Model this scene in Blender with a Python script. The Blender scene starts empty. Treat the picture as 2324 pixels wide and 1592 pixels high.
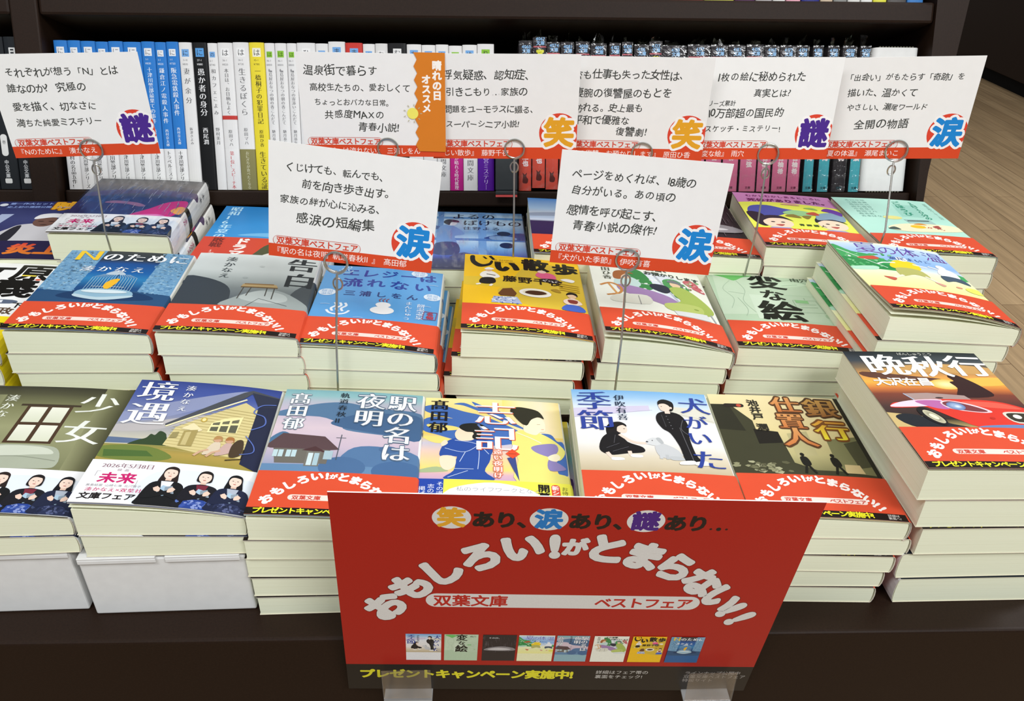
import bpy, bmesh, math, random
from mathutils import Matrix, Vector
from mathutils.geometry import tessellate_polygon, delaunay_2d_cdt
random.seed(7)
D = bpy.data; SC = bpy.context.scene; COL = SC.collection
R = math.radians
# ------------------------------------------------------------------ camera
cam_data = D.cameras.new('camera'); cam = D.objects.new('camera', cam_data); COL.objects.link(cam)
cam_data.sensor_fit = 'HORIZONTAL'; cam_data.sensor_width = 36.0; cam_data.lens = 36.0*1894.7/2324.0
cam_data.shift_y = (905.89-796.0)/2324.0; cam_data.clip_start = .01; cam_data.clip_end = 60
r_ = Vector((0.99949524, -0.02871628, 0.01358851)); u_ = Vector((0.00452069, 0.55193512, 0.8338748)); f_ = Vector((0.03144575, 0.83339246, -0.55178634))
M = Matrix((r_, u_, -f_)).transposed().to_4x4(); M.translation = Vector((0, 0, .44136)); cam.matrix_world = M
SC.camera = cam
# ------------------------------------------------------------------ light and exposure
w = D.worlds.new('shop_light'); SC.world = w; w.use_nodes = True
w.node_tree.nodes['Background'].inputs[0].default_value = (1, 1, 1, 1); w.node_tree.nodes['Background'].inputs[1].default_value = .4
def area(name, loc, rot, sx, sy, power, colr=(1, .985, .955)):
    l = D.lights.new(name, 'AREA'); l.shape = 'RECTANGLE'; l.size = sx; l.size_y = sy; l.energy = power; l.color = colr
    o = D.objects.new(name, l); COL.objects.link(o); o.location = loc; o.rotation_euler = rot; return o
area('ceiling_lamp_key', (1.0, -1.0, 1.9), (R(44), R(14), R(12)), 1.2, .4, 44, (.965, .985, 1))
area('ceiling_lamp_aisle', (-.9, -.5, 2.0), (R(26), R(-16), 0), 1.2, .4, 26, (.965, .985, 1))
area('ceiling_lamp_shelf', (.2, .9, 2.05), (R(6), 0, 0), 1.2, .3, 7.5, (.965, .985, 1))
area('ceiling_lamp_far', (2.5, 1.3, 2.05), (0, 0, 0), 1.2, .6, 90, (.965, .985, 1))
vs = SC.view_settings; vs.view_transform = 'Standard'; vs.look = 'None'; vs.gamma = 1; vs.use_curve_mapping = False; vs.exposure = -.18
# ------------------------------------------------------------------ helpers
def lin(h):
    if isinstance(h, tuple): return h
    h = h.lstrip('#'); o = []
    for i in (0, 2, 4):
        c = int(h[i:i+2], 16)/255; o.append(c/12.92 if c <= .04045 else ((c+.055)/1.055)**2.4)
    return (o[0], o[1], o[2], 1.0)
def mix(a, b, t):
    a, b = lin(a), lin(b); return tuple(a[i]*(1-t)+b[i]*t for i in range(4))
def mat(name, colr=None, rough=.5, spec=.4, noise=0, nscale=200, bump=0, coat=0, metal=0, attr=False, trans=0, ior=1.45, ink=1.0):
    m = D.materials.new(name); m.use_nodes = True; nt = m.node_tree; b = nt.nodes['Principled BSDF']
    b.inputs['Roughness'].default_value = rough; b.inputs['Specular IOR Level'].default_value = spec; b.inputs['Metallic'].default_value = metal
    b.inputs['Coat Weight'].default_value = coat; b.inputs['Coat Roughness'].default_value = .12
    b.inputs['Transmission Weight'].default_value = trans; b.inputs['IOR'].default_value = ior
    src = None
    if attr:
        a = nt.nodes.new('ShaderNodeAttribute'); a.attribute_name = 'Col'; src = a.outputs['Color']
    if colr is not None: b.inputs['Base Color'].default_value = lin(colr)
    if noise or bump:
        tc = nt.nodes.new('ShaderNodeTexCoord'); n = nt.nodes.new('ShaderNodeTexNoise'); n.inputs['Scale'].default_value = nscale; n.inputs['Detail'].default_value = 4
        nt.links.new(tc.outputs['Object'], n.inputs['Vector'])
        if noise:
            mx = nt.nodes.new('ShaderNodeMix'); mx.data_type = 'RGBA'; mx.blend_type = 'MULTIPLY'; mx.inputs[0].default_value = 1
            mr = nt.nodes.new('ShaderNodeMapRange'); mr.inputs[1].default_value = .3; mr.inputs[2].default_value = .7; mr.inputs[3].default_value = (1-noise)*ink; mr.inputs[4].default_value = (1+noise*.3)*ink
            nt.links.new(n.outputs['Fac'], mr.inputs[0]); nt.links.new(mr.outputs[0], mx.inputs[7])
            if src is not None: nt.links.new(src, mx.inputs[6])
            else: mx.inputs[6].default_value = lin(colr)
            src = mx.outputs[2]
        if bump:
            bp = nt.nodes.new('ShaderNodeBump'); bp.inputs['Strength'].default_value = bump; bp.inputs['Distance'].default_value = .001
            nt.links.new(n.outputs['Fac'], bp.inputs['Height']); nt.links.new(bp.outputs[0], b.inputs['Normal'])
    if src is not None: nt.links.new(src, b.inputs['Base Color'])
    return m
PRINT = mat('coated_print', rough=.42, spec=.18, noise=.03, nscale=60, attr=True, ink=.85)
GLOSS = mat('laminated_print', rough=.2, spec=.35, noise=.03, nscale=60, attr=True, ink=.85)
CARD = mat('matte_card_print', rough=.6, spec=.25, noise=.02, nscale=80, attr=True)
POSTER = mat('poster_print', rough=.34, spec=.4, noise=.05, nscale=900, attr=True)
BROWN = mat('dark_brown_laminate', '#251810', rough=.5, spec=.17, noise=.22, nscale=700)
BLACKIN = mat('shaded_black_board', '#0b0a0a', rough=.8, spec=.15, noise=.1, nscale=50)  # near-black puts the compartment's deep shade into the colour; plinths use it too
WBOX = mat('white_cardboard', '#dededc', rough=.6, spec=.25, noise=.04, nscale=120)
WIRE = mat('steel_wire', '#b9b7b0', rough=.28, metal=1.0, noise=.1, nscale=300)
def acrylic_mat(name='clear_acrylic', haze=.006):
    m = D.materials.new(name); m.use_nodes = True; nt = m.node_tree; nt.nodes.clear(); N = nt.nodes.new
    o = N('ShaderNodeOutputMaterial'); t = N('ShaderNodeBsdfTransparent'); g = N('ShaderNodeBsdfGlossy'); d = N('ShaderNodeBsdfDiffuse'); x = N('ShaderNodeMixShader'); y = N('ShaderNodeMixShader'); lw = N('ShaderNodeLayerWeight'); mr = N('ShaderNodeMapRange')
    t.inputs[0].default_value = (.95, .95, .95, 1); g.inputs['Roughness'].default_value = .05; d.inputs[0].default_value = (.85, .86, .86, 1); x.inputs[0].default_value = haze; lw.inputs[0].default_value = .35
    mr.inputs[3].default_value = .012; mr.inputs[4].default_value = .4
    for a, c in ((t.outputs[0], x.inputs[1]), (d.outputs[0], x.inputs[2]), (lw.outputs['Fresnel'], mr.inputs[0]), (mr.outputs[0], y.inputs[0]), (x.outputs[0], y.inputs[1]), (g.outputs[0], y.inputs[2]), (y.outputs[0], o.inputs[0])): nt.links.new(a, c)
    return m
ACRY = acrylic_mat(); ACRYE = acrylic_mat('acrylic_edge_shine', .3)  # edge version gets extra white diffuse, imitating light reflected along the ledge
def pages_mat():
    m = D.materials.new('page_edges'); m.use_nodes = True; nt = m.node_tree; b = nt.nodes['Principled BSDF']
    b.inputs['Roughness'].default_value = .75; b.inputs['Specular IOR Level'].default_value = .15
    tc = nt.nodes.new('ShaderNodeTexCoord'); mp = nt.nodes.new('ShaderNodeMapping'); mp.inputs['Scale'].default_value = (6, 6, 4200)
    n = nt.nodes.new('ShaderNodeTexNoise'); n.inputs['Scale'].default_value = 1; n.inputs['Detail'].default_value = 2
    cr = nt.nodes.new('ShaderNodeValToRGB'); cr.color_ramp.elements[0].position = .3; cr.color_ramp.elements[1].position = .7
    cr.color_ramp.elements[0].color = lin('#e3e5c9'); cr.color_ramp.elements[1].color = lin('#ecefd6')
    bp = nt.nodes.new('ShaderNodeBump'); bp.inputs['Strength'].default_value = .15; bp.inputs['Distance'].default_value = .0003
    for a, c in ((tc.outputs['Object'], mp.inputs[0]), (mp.outputs[0], n.inputs['Vector']), (n.outputs['Fac'], cr.inputs[0]), (cr.outputs[0], b.inputs['Base Color']), (n.outputs['Fac'], bp.inputs['Height']), (bp.outputs[0], b.inputs['Normal'])): nt.links.new(a, c)
    return m
PAGES = pages_mat()
def film_mat():
    m = D.materials.new('clear_film'); m.use_nodes = True; nt = m.node_tree; nt.nodes.clear()
    o = nt.nodes.new('ShaderNodeOutputMaterial'); t = nt.nodes.new('ShaderNodeBsdfTransparent'); g = nt.nodes.new('ShaderNodeBsdfGlossy'); x = nt.nodes.new('ShaderNodeMixShader')
    g.inputs['Roughness'].default_value = .12; t.inputs[0].default_value = (.97, .97, .97, 1)
    tc = nt.nodes.new('ShaderNodeTexCoord'); n = nt.nodes.new('ShaderNodeTexNoise'); n.inputs['Scale'].default_value = 160; n.inputs['Detail'].default_value = 3
    mp = nt.nodes.new('ShaderNodeMapping'); mp.inputs['Scale'].default_value = (1, .25, 1)
    mr = nt.nodes.new('ShaderNodeMapRange'); mr.inputs[1].default_value = .5; mr.inputs[2].default_value = .8; mr.inputs[3].default_value = .02; mr.inputs[4].default_value = .2
    bp = nt.nodes.new('ShaderNodeBump'); bp.inputs['Strength'].default_value = .6; bp.inputs['Distance'].default_value = .002
    for a, c in ((tc.outputs['Object'], mp.inputs[0]), (mp.outputs[0], n.inputs['Vector']), (n.outputs['Fac'], mr.inputs[0]), (n.outputs['Fac'], bp.inputs['Height']), (bp.outputs[0], g.inputs['Normal']), (mr.outputs[0], x.inputs[0]), (t.outputs[0], x.inputs[1]), (g.outputs[0], x.inputs[2]), (x.outputs[0], o.inputs[0])): nt.links.new(a, c)
    return m
FILM = film_mat()
def floor_mat():
    m = D.materials.new('wood_strip_floor'); m.use_nodes = True; nt = m.node_tree; b = nt.nodes['Principled BSDF']; b.inputs['Roughness'].default_value = .42
    tc = nt.nodes.new('ShaderNodeTexCoord'); mp = nt.nodes.new('ShaderNodeMapping'); mp.inputs['Rotation'].default_value = (0, 0, R(90))
    br = nt.nodes.new('ShaderNodeTexBrick'); br.offset = .37; br.inputs['Scale'].default_value = 1; br.inputs['Brick Width'].default_value = .9; br.inputs['Row Height'].default_value = .075
    br.inputs['Mortar Size'].default_value = .0012; br.inputs['Color1'].default_value = lin('#af9470'); br.inputs['Color2'].default_value = lin('#9a805f'); br.inputs['Mortar'].default_value = lin('#6e563f')
    m2 = nt.nodes.new('ShaderNodeMapping'); m2.inputs['Scale'].default_value = (34, 1.6, 1)
    n = nt.nodes.new('ShaderNodeTexNoise'); n.inputs['Scale'].default_value = 1.6; n.inputs['Detail'].default_value = 7; n.inputs['Roughness'].default_value = .62
    mr = nt.nodes.new('ShaderNodeMapRange'); mr.inputs[1].default_value = .3; mr.inputs[2].default_value = .7; mr.inputs[3].default_value = .72; mr.inputs[4].default_value = 1.16
    mx = nt.nodes.new('ShaderNodeMix'); mx.data_type = 'RGBA'; mx.blend_type = 'MULTIPLY'; mx.inputs[0].default_value = 1
    for a, c in ((tc.outputs['Object'], mp.inputs[0]), (mp.outputs[0], br.inputs['Vector']), (tc.outputs['Object'], m2.inputs[0]), (m2.outputs[0], n.inputs['Vector']), (n.outputs['Fac'], mr.inputs[0]), (br.outputs['Color'], mx.inputs[6]), (mr.outputs[0], mx.inputs[7]), (mx.outputs[2], b.inputs['Base Color'])): nt.links.new(a, c)
    return m
FLOOR = floor_mat()
# raw mesh collector: verts in metres, faces, one colour per vertex
class MD:
    def __init__(s): s.v = []; s.f = []; s.c = []
    def add(s, verts, faces, col):
        o = len(s.v); s.v += [tuple(p) for p in verts]; s.f += [tuple(i+o for i in f) for f in faces]
        s.c += col if isinstance(col, list) else [lin(col)]*len(verts)
    def box(s, x0, x1, y0, y1, z0, z1, col='#ffffff', xf=None):
        p = [Vector((x, y, z)) for z in (z0, z1) for y in (y0, y1) for x in (x0, x1)]
        if xf: p = [xf @ q for q in p]
        s.add(p, [(0, 2, 3, 1), (4, 5, 7, 6), (0, 1, 5, 4), (2, 6, 7, 3), (0, 4, 6, 2), (1, 3, 7, 5)], col)
    def mesh(s, name, material):
        m = D.meshes.new(name); m.from_pydata(s.v, [], s.f); m.materials.append(material)
        a = m.color_attributes.new('Col', 'FLOAT_COLOR', 'POINT'); a.data.foreach_set('color', [x for c in s.c for x in c]); m.update(); return m
def obj(name, me, parent=None):
    o = D.objects.new(name, me); COL.objects.link(o)
    if parent: o.parent = parent
    return o
def tag(o, label=None, cat=None, group=None, kind=None):
    if label: o['label'] = label
    if cat: o['category'] = cat
    if group: o['group'] = group
    if kind: o['kind'] = kind
    return o
def thing(name, label, cat, loc=(0, 0, 0), rot=(0, 0, 0), group=None):
    o = D.objects.new(name, None); o.empty_display_size = .02; COL.objects.link(o); o.location = loc; o.rotation_euler = rot
    return tag(o, label, cat, group)
def bevel(o, wd, seg=2):
    b = o.modifiers.new('bevel', 'BEVEL'); b.width = wd; b.segments = seg; b.limit_method = 'ANGLE'
def tube(path, rad, n=8, closed=False):
    md = MD(); P = [Vector(p) for p in path]; k = len(P); prev = None; rings = []
    for i in range(k):
        t = (P[min(i+1, k-1)]-P[max(i-1, 0)]).normalized()
        if prev is None: a = t.orthogonal().normalized()
        else: a = (prev-t*prev.dot(t)).normalized()
        prev = a; b = t.cross(a)
        rings.append([P[i]+a*rad*math.cos(2*math.pi*j/n)+b*rad*math.sin(2*math.pi*j/n) for j in range(n)])
    v = [q for rg in rings for q in rg]; f = []
    for i in range(k-1):
        for j in range(n): f.append((i*n+j, i*n+(j+1) % n, (i+1)*n+(j+1) % n, (i+1)*n+j))
    f.append(tuple(range(n))[::-1]); f.append(tuple((k-1)*n+j for j in range(n)))
    md.add(v, f, '#ffffff'); return md
# ------------------------------------------------------------------ lettering (built-in font turned into outlines)
_out = {}; _gl = {}
def outline(ch):
    if ch in _out: return _out[ch]
    cu = D.curves.new('glyph', 'FONT'); cu.body = ch; cu.resolution_u = 3; ob = D.objects.new('glyph', cu); COL.objects.link(ob)
    dg = bpy.context.evaluated_depsgraph_get(); c = ob.to_curve(dg); cs = []
    for sp in c.splines:
        bp = sp.bezier_points; pts = []
        for i in range(len(bp)):
            a, b = bp[i], bp[(i+1) % len(bp)]; p0, p1, p2, p3 = a.co, a.handle_right, b.handle_left, b.co
            d = (p3-p0); L = d.length
            if L < 1e-6: continue
            fl = max(abs((p1-p0).cross(d).z), abs((p2-p0).cross(d).z))/L
            n = 1 if fl < .004 else (3 if L > .06 else 2)
            for k in range(n):
                t = k/n; q = p0*(1-t)**3+p1*3*t*(1-t)**2+p2*3*t*t*(1-t)+p3*t**3; pts.append((q.x, q.y))
        if len(pts) > 2: cs.append(pts)
    ob.to_curve_clear(); D.objects.remove(ob); D.curves.remove(cu)
    mx = max((p[0] for q in cs for p in q), default=.3)
    full = ord(ch) > 0x2000
    _out[ch] = (cs, 1.0 if full else mx+.06); return _out[ch]
def area2(p): return sum(p[i][0]*p[(i+1) % len(p)][1]-p[(i+1) % len(p)][0]*p[i][1] for i in range(len(p)))/2
def glyph(ch, dx, dy):
    k = (ch, dx, dy)
    if k in _gl: return _gl[k]
    cs, adv = outline(ch)
    if not cs: _gl[k] = ([], [], adv); return _gl[k]
    big = max((area2(c) for c in cs), key=abs); sg = 1 if big > 0 else -1
    fat = dx >= 0 and dy >= 0 and max(dx, dy) > .001; V = []; F = []; W = []
    def put(pts, wgt):
        A = area2(pts)
        if abs(A) < 1e-7: return
        if A < 0: pts = pts[::-1]
        o = len(V); V.extend(Vector(p) for p in pts); F.append(tuple(range(o, o+len(pts)))); W.append(wgt)
    for c in cs:
        n = len(c); q = []
        for i in range(n):
            p = c[i]; a = c[i-1]; b = c[(i+1) % n]
            e1 = (p[0]-a[0], p[1]-a[1]); e2 = (b[0]-p[0], b[1]-p[1]); l1 = math.hypot(*e1) or 1e-9; l2 = math.hypot(*e2) or 1e-9
            n1 = (sg*e1[1]/l1, -sg*e1[0]/l1); n2 = (sg*e2[1]/l2, -sg*e2[0]/l2)
            if fat:                                     # thicken with a ribbon along the edge and a round joint
                ox, oy = n2[0]*dx, n2[1]*dy; put([p, b, (b[0]+ox, b[1]+oy), (p[0]+ox, p[1]+oy)], 9)
                cr = n1[0]*n2[1]-n1[1]*n2[0]; dt = n1[0]*n2[0]+n1[1]*n2[1]
                if sg*cr > .02 or dt < -.9:
                    a1 = math.atan2(n1[1], n1[0]); da = math.atan2(cr, dt); k_ = max(1, int(abs(da)/.55))
                    put([p]+[(p[0]+math.cos(a1+da*m_/k_)*dx, p[1]+math.sin(a1+da*m_/k_)*dy) for m_ in range(k_+1)], 9)
                q.append(p); continue
            mx_, my_ = n1[0]+n2[0], n1[1]+n2[1]; ml = math.hypot(mx_, my_)
            if ml < .5: mx_, my_, s_ = n1[0], n1[1], 1
            else:
                mx_, my_ = mx_/ml, my_/ml; s_ = min(1.6, 2/ml)
            q.append((p[0]+mx_*s_*dx, p[1]+my_*s_*dy))
        put(q, 1 if area2(q)*sg > 0 else -1)
    V2, _, F2, _, _, OF = delaunay_2d_cdt(V, [], F, 0, 1e-5); bm = bmesh.new(); bv = [bm.verts.new((v.x, v.y, 0)) for v in V2]; full_area = 0
    for f, of in zip(F2, OF):
        if of and sum(W[i] for i in of) > 0:
            try: full_area += bm.faces.new([bv[i] for i in f]).calc_area()
            except ValueError: pass
    def clean(m):
        bmesh.ops.delete(m, geom=[v for v in m.verts if not v.link_faces], context='VERTS'); m.verts.index_update()
    clean(bm); b2 = bm.copy()
    bmesh.ops.dissolve_limit(b2, angle_limit=.02, verts=b2.verts[:], edges=b2.edges[:]); bmesh.ops.triangulate(b2, faces=b2.faces[:])
    clean(b2)
    if abs(sum(f.calc_area() for f in b2.faces)-full_area) < .01*full_area: bm.free(); bm = b2
    else: b2.free()
    _gl[k] = ([(v.co.x, v.co.y) for v in bm.verts], [tuple(v.index for v in f.verts) for f in bm.faces], adv); bm.free(); return _gl[k]
GOTH = (0, 0); BOLD = (.03, .03); HEAVY = (.05, .05); MIN = (.022, -.012); MINB = (.032, -.004); THIN = (-.012, -.014)
# ------------------------------------------------------------------ flat printed artwork, in millimetres
def catmull(p, n=4, closed=True):
    o = []; k = len(p)
    for i in range(k if closed else k-1):
        g = lambda j: p[j % k] if closed else p[max(0, min(k-1, j))]
        a, b, c, d = g(i-1), g(i), g(i+1), g(i+2)
        for s in range(n):
            t = s/n; o.append(tuple(.5*(2*b[m]+(c[m]-a[m])*t+(2*a[m]-5*b[m]+4*c[m]-d[m])*t*t+(3*b[m]-a[m]-3*c[m]+d[m])*t**3) for m in (0, 1)))
    if not closed: o.append(p[-1])
    return o
class Art:
    def __init__(s): s.items = []; s.L = 1
    def add(s, v, f, c): s.items.append((v, f, c if isinstance(c, list) else [lin(c)]*len(v), s.L)); s.L += 1
    def poly(s, p, c):
        tr = tessellate_polygon([[Vector((x, y, 0)) for x, y in p]]); s.add(list(p), [tuple(t) for t in tr], c)
    def smooth(s, p, c, n=4): s.poly(catmull(p, n), c)
    def rect(s, x0, y0, x1, y1, c): s.add([(x0, y0), (x1, y0), (x1, y1), (x0, y1)], [(0, 1, 2, 3)], c)
    def grad(s, x0, x1, st):
        v = []; c = []; f = []
        for i, (y, k) in enumerate(st):
            v += [(x0, y), (x1, y)]; c += [lin(k)]*2
            if i: f.append((2*i-2, 2*i-1, 2*i+1, 2*i))
        s.add(v, f, c)
    def hgrad(s, y0, y1, st):
        v = []; c = []; f = []
        for i, (x, k) in enumerate(st):
            v += [(x, y0), (x, y1)]; c += [lin(k)]*2
            if i: f.append((2*i-2, 2*i, 2*i+1, 2*i-1))
        s.add(v, f, c)
    def ell(s, cx, cy, rx, ry, c, rot=0, n=24, c2=None):
        a = R(rot); v = [(cx, cy)]; cl = [lin(c2 or c)]
        for i in range(n):
            t = 2*math.pi*i/n; x, y = rx*math.cos(t), ry*math.sin(t); v.append((cx+x*math.cos(a)-y*math.sin(a), cy+x*math.sin(a)+y*math.cos(a))); cl.append(lin(c))
        s.add(v, [(0, i+1, (i+1) % n+1) for i in range(n)], cl)
    def line(s, p, wd, c, sm=False):
        if sm: p = catmull(p, 5, False)
        v = []; f = []
        for i, q in enumerate(p):
            a = p[max(0, i-1)]; b = p[min(len(p)-1, i+1)]; dx, dy = b[0]-a[0], b[1]-a[1]; l = math.hypot(dx, dy) or 1
            v += [(q[0]-dy/l*wd/2, q[1]+dx/l*wd/2), (q[0]+dy/l*wd/2, q[1]-dx/l*wd/2)]
            if i: f.append((2*i-2, 2*i-1, 2*i+1, 2*i))
        s.add(v, f, c)
    def rrect(s, x0, y0, x1, y1, r, c):
        p = []
        for cx, cy, a in ((x1-r, y1-r, 0), (x0+r, y1-r, 90), (x0+r, y0+r, 180), (x1-r, y0+r, 270)):
            p += [(cx+r*math.cos(R(a+k*15)), cy+r*math.sin(R(a+k*15))) for k in range(7)]
        s.add(p, [tuple(range(len(p)))], c)
    def spots(s, n, x0, x1, y0, y1, r, cols, asp=1.0, seed=1):
        rg = random.Random(seed); V = []; F = []; C = []
        for i in range(n):
            cx, cy = rg.uniform(x0, x1), rg.uniform(y0, y1); q = r*rg.uniform(.5, 1.3); c = lin(rg.choice(cols)); o = len(V); a = rg.uniform(0, 6.28)
            for k in range(5): V.append((cx+q*math.cos(a+k*1.2566)*rg.uniform(.7, 1.2), cy+q*asp*math.sin(a+k*1.2566)*rg.uniform(.7, 1.2))); C.append(c)
            F.append(tuple(range(o, o+5)))
        s.add(V, F, C)
    def text(s, t, x, y, size, c, b=GOTH, vert=False, sp=1.0, jit=0, sx=1, shear=0, rot=0, ol=None, c2=None):
        # horizontal: (x, y) = lower left of the first em box.  vertical: (x, y) = upper left
        if ol: s.text(t, x, y, size, ol[1], (ol[0], ol[0]), vert, sp, jit, sx, shear, rot)
        rg = random.Random(t); V = []; F = []; C = []; pen = 0; ca, sa = math.cos(R(rot)), math.sin(R(rot))
        for ch in t:
            if ch == ' ': pen += .5*sp*size; continue
            gv, gf, adv = glyph(ch, *b); o = len(V); r = R(rg.uniform(-jit, jit)); k = 1+rg.uniform(-jit, jit)*.012; cr, sr = math.cos(r), math.sin(r)
            turn = vert and ch in 'ー…「」『』()（）-〜'; ox = oy = 0
            if vert and ch in '、。': ox, oy = .55, .55
            if vert and ch in 'ょっゃゅぁぃぇャュョッ': ox, oy = .1, .1
            jy = rg.uniform(-jit, jit)*.008
            for gx, gy in gv:
                ex, ey = (gx-.5)*k, (gy-.38)*k+jy
                if turn: ex, ey = ey, -ex
                ex, ey = ex+ox, ey+oy; ex, ey = ex*cr-ey*sr, ex*sr+ey*cr
                ex = (ex+.5)*sx+shear*(ey+.38); ey = ey+.5
                if vert: px, py = ex*size, -pen-size+ey*size
                else: px, py = pen+ex*size, ey*size
                V.append((x+px*ca-py*sa, y+px*sa+py*ca))
                C.append(mix(c, c2, max(0, min(1, ey))) if c2 else lin(c))
            F += [tuple(i+o for i in f) for f in gf]
            pen += size*sp*(1 if vert else adv*sx)
        if V: s.add(V, F, C)
        return pen
    def arch(s, x0, y0, kx, ky, size, c, b, ol=None):
        # the arched slogan: every letter has its own place and tilt
        if ol: s.arch(x0, y0, kx, ky, size, ol[1], (ol[0], ol[0]))
        V = []; F = []
        for ch, lx, ly, rt in SLOGAN:
            px, py = x0+lx*kx, y0+ly*ky; r = R(rt); gv, gf, adv = glyph(ch, *b); z = size*(.6 if ch == 'が' else 1.0); o = len(V); hw = .5 if adv == 1 else adv/2-.03
            for gx, gy in gv:
                ex, ey = (gx-hw)*z, (gy-.38)*z; V.append((px+ex*math.cos(r)-ey*math.sin(r), py+ex*math.sin(r)+ey*math.cos(r)))
            F += [tuple(i+o for i in f) for f in gf]
        s.add(V, F, c)
    def paste(s, other, x, y, kx, ky, w_, h_):
        bm = flat(other, [0, w_], [0, h_]); bm.faces.ensure_lookup_table(); cl = bm.verts.layers.float_color['Col']; top = 0
        by = {}
        for v in bm.verts: by.setdefault(round(v.co.z), []).append(v)
        for L in sorted(by):
            vs_ = by[L]; ix = {v: i for i, v in enumerate(vs_)}
            fs = [tuple(ix[q] for q in f.verts) for f in {f for v in vs_ for f in v.link_faces}]
            s.add([(x+v.co.x*kx, y+v.co.y*ky) for v in vs_], fs, [tuple(v[cl]) for v in vs_])
        bm.free()
def flat(art, us, vs_):
    bm = bmesh.new(); cl = bm.verts.layers.float_color.new('Col')
    for v, f, c, L in art.items:
        bv = []
        for (x, y), k in zip(v, c):
            q = bm.verts.new((x, y, L)); q[cl] = k; bv.append(q)
        for t in f:
            try: bm.faces.new([bv[i] for i in t])
            except ValueError: pass
    lo = [bm.verts, bm.edges, bm.faces]
    for i, (arr, no) in enumerate(((us, (1, 0, 0)), (vs_, (0, 1, 0)))):
        for k, val in enumerate(arr):
            geom = [g for sq in lo for g in sq]; co = (val, 0, 0) if i == 0 else (0, val, 0)
            bmesh.ops.bisect_plane(bm, geom=geom, dist=1e-5, plane_co=co, plane_no=no, clear_inner=(k == 0), clear_outer=(k == len(arr)-1))
    return bm
class Grid:                                  # a curved sheet: stations us, vs (mm) with points (mm) and normals
    def __init__(s, us, vs_, P, N): s.us, s.vs, s.P, s.N = us, vs_, P, N
    def at(s, u, v):
        i = max(0, min(len(s.us)-2, next((k for k in range(len(s.us)-1) if u <= s.us[k+1]+1e-6), len(s.us)-2)))
        j = max(0, min(len(s.vs)-2, next((k for k in range(len(s.vs)-1) if v <= s.vs[k+1]+1e-6), len(s.vs)-2)))
        a = (u-s.us[i])/(s.us[i+1]-s.us[i]); b = (v-s.vs[j])/(s.vs[j+1]-s.vs[j])
        p = (s.P[i][j]*(1-a)+s.P[i+1][j]*a)*(1-b)+(s.P[i][j+1]*(1-a)+s.P[i+1][j+1]*a)*b
        return p, s.N[i]*(1-a)+s.N[i+1]*a
    def shell(s, md, th, cout, cin, lift=0, u1=None, v1=None):
        iu = [i for i, u in enumerate(s.us) if u1 is None or u <= u1+1e-6]; vv = s.vs if v1 is None else [v for v in s.vs if v < v1-1e-6]+[v1]
        n, m = len(iu), len(vv); O = []; I = []
        for i in iu:
            for v in vv:
                p, nn = s.at(s.us[i], v); O.append((p+nn*lift)*.001); I.append((p+nn*(lift-th))*.001)
        fo = [(i*m+j, (i+1)*m+j, (i+1)*m+j+1, i*m+j+1) for i in range(n-1) for j in range(m-1)]
        co = [lin(cout(s.us[i])) if callable(cout) else lin(cout) for i in iu for _ in vv]
        md.add(O, fo, co); md.add(I, [q[::-1] for q in fo], cin)
        E = [];
        ring = [(i*m) for i in range(n)]+[((n-1)*m+j) for j in range(1, m)]+[(i*m+m-1) for i in range(n-2, -1, -1)]+[j for j in range(m-2, 0, -1)]
        v = [O[k] for k in ring]+[I[k] for k in ring]; q = len(ring)
        md.add(v, [(k, (k+1) % q, q+(k+1) % q, q+k) for k in range(q)], cin)
    def wrap(s, md, art, lift=.06, step=.012, u1=None, v1=None):
        us = [u for u in s.us if u1 is None or u <= u1+1e-6]; vv = s.vs if v1 is None else [v for v in s.vs if v < v1-1e-6]+[v1]
        bm = flat(art, us, vv); cl = bm.verts.layers.float_color['Col']; bm.verts.index_update()
        V = []; C = []
        for v in bm.verts:
            p, n = s.at(v.co.x, v.co.y); V.append((p+n*(lift+step*v.co.z))*.001); C.append(tuple(v[cl]))
        md.add(V, [tuple(q.index for q in f.verts) for f in bm.faces], C); bm.free()
# ------------------------------------------------------------------ printed bands and covers
W_, H_ = 105.0, 148.0
SLOGAN = [('お', 28, 94, 44), ('も', 44, 114, 40), ('し', 62, 129, 34), ('ろ', 85, 143, 22), ('い', 109, 152, 12), ('!', 127, 154, 4), ('が', 140, 153, 0), ('と', 159, 152, -8), ('ま', 182, 146, -18), ('ら', 203, 136, -28), ('な', 222, 122, -36), ('い', 238, 106, -48), ('!', 247, 96, -54), ('!', 255, 87, -58)]
RED = '#da5031'; INK = '#1c1512'; YEL = '#f4ee2c'
def band_red():
    a = Art(); a.rect(0, 0, 130, 45, RED); a.rect(0, 0, 104.6, 6.9, INK)
    a.arch(.6, -25.5, .355, .43, 9.0, '#f6efe8', (.062, .062))
    a.rrect(24, 14.6, 83, 20.2, 2.6, '#f4dcd0'); a.text('双葉文庫', 26.5, 14.9, 4.6, '#c9402f', BOLD, sp=1.02); a.text('ベストフェア', 57, 14.9, 4.6, '#c9402f', BOLD, sp=.9)
    a.text('プレゼントキャンペーン実施中!', 4, .9, 6.1, YEL, (.034, .034), sp=.9); a.text('詳細は', 92, 3.6, 2.7, '#e8e2da'); a.text('裏面へ!', 91.5, .9, 2.7, '#e8e2da')
    return a
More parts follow.
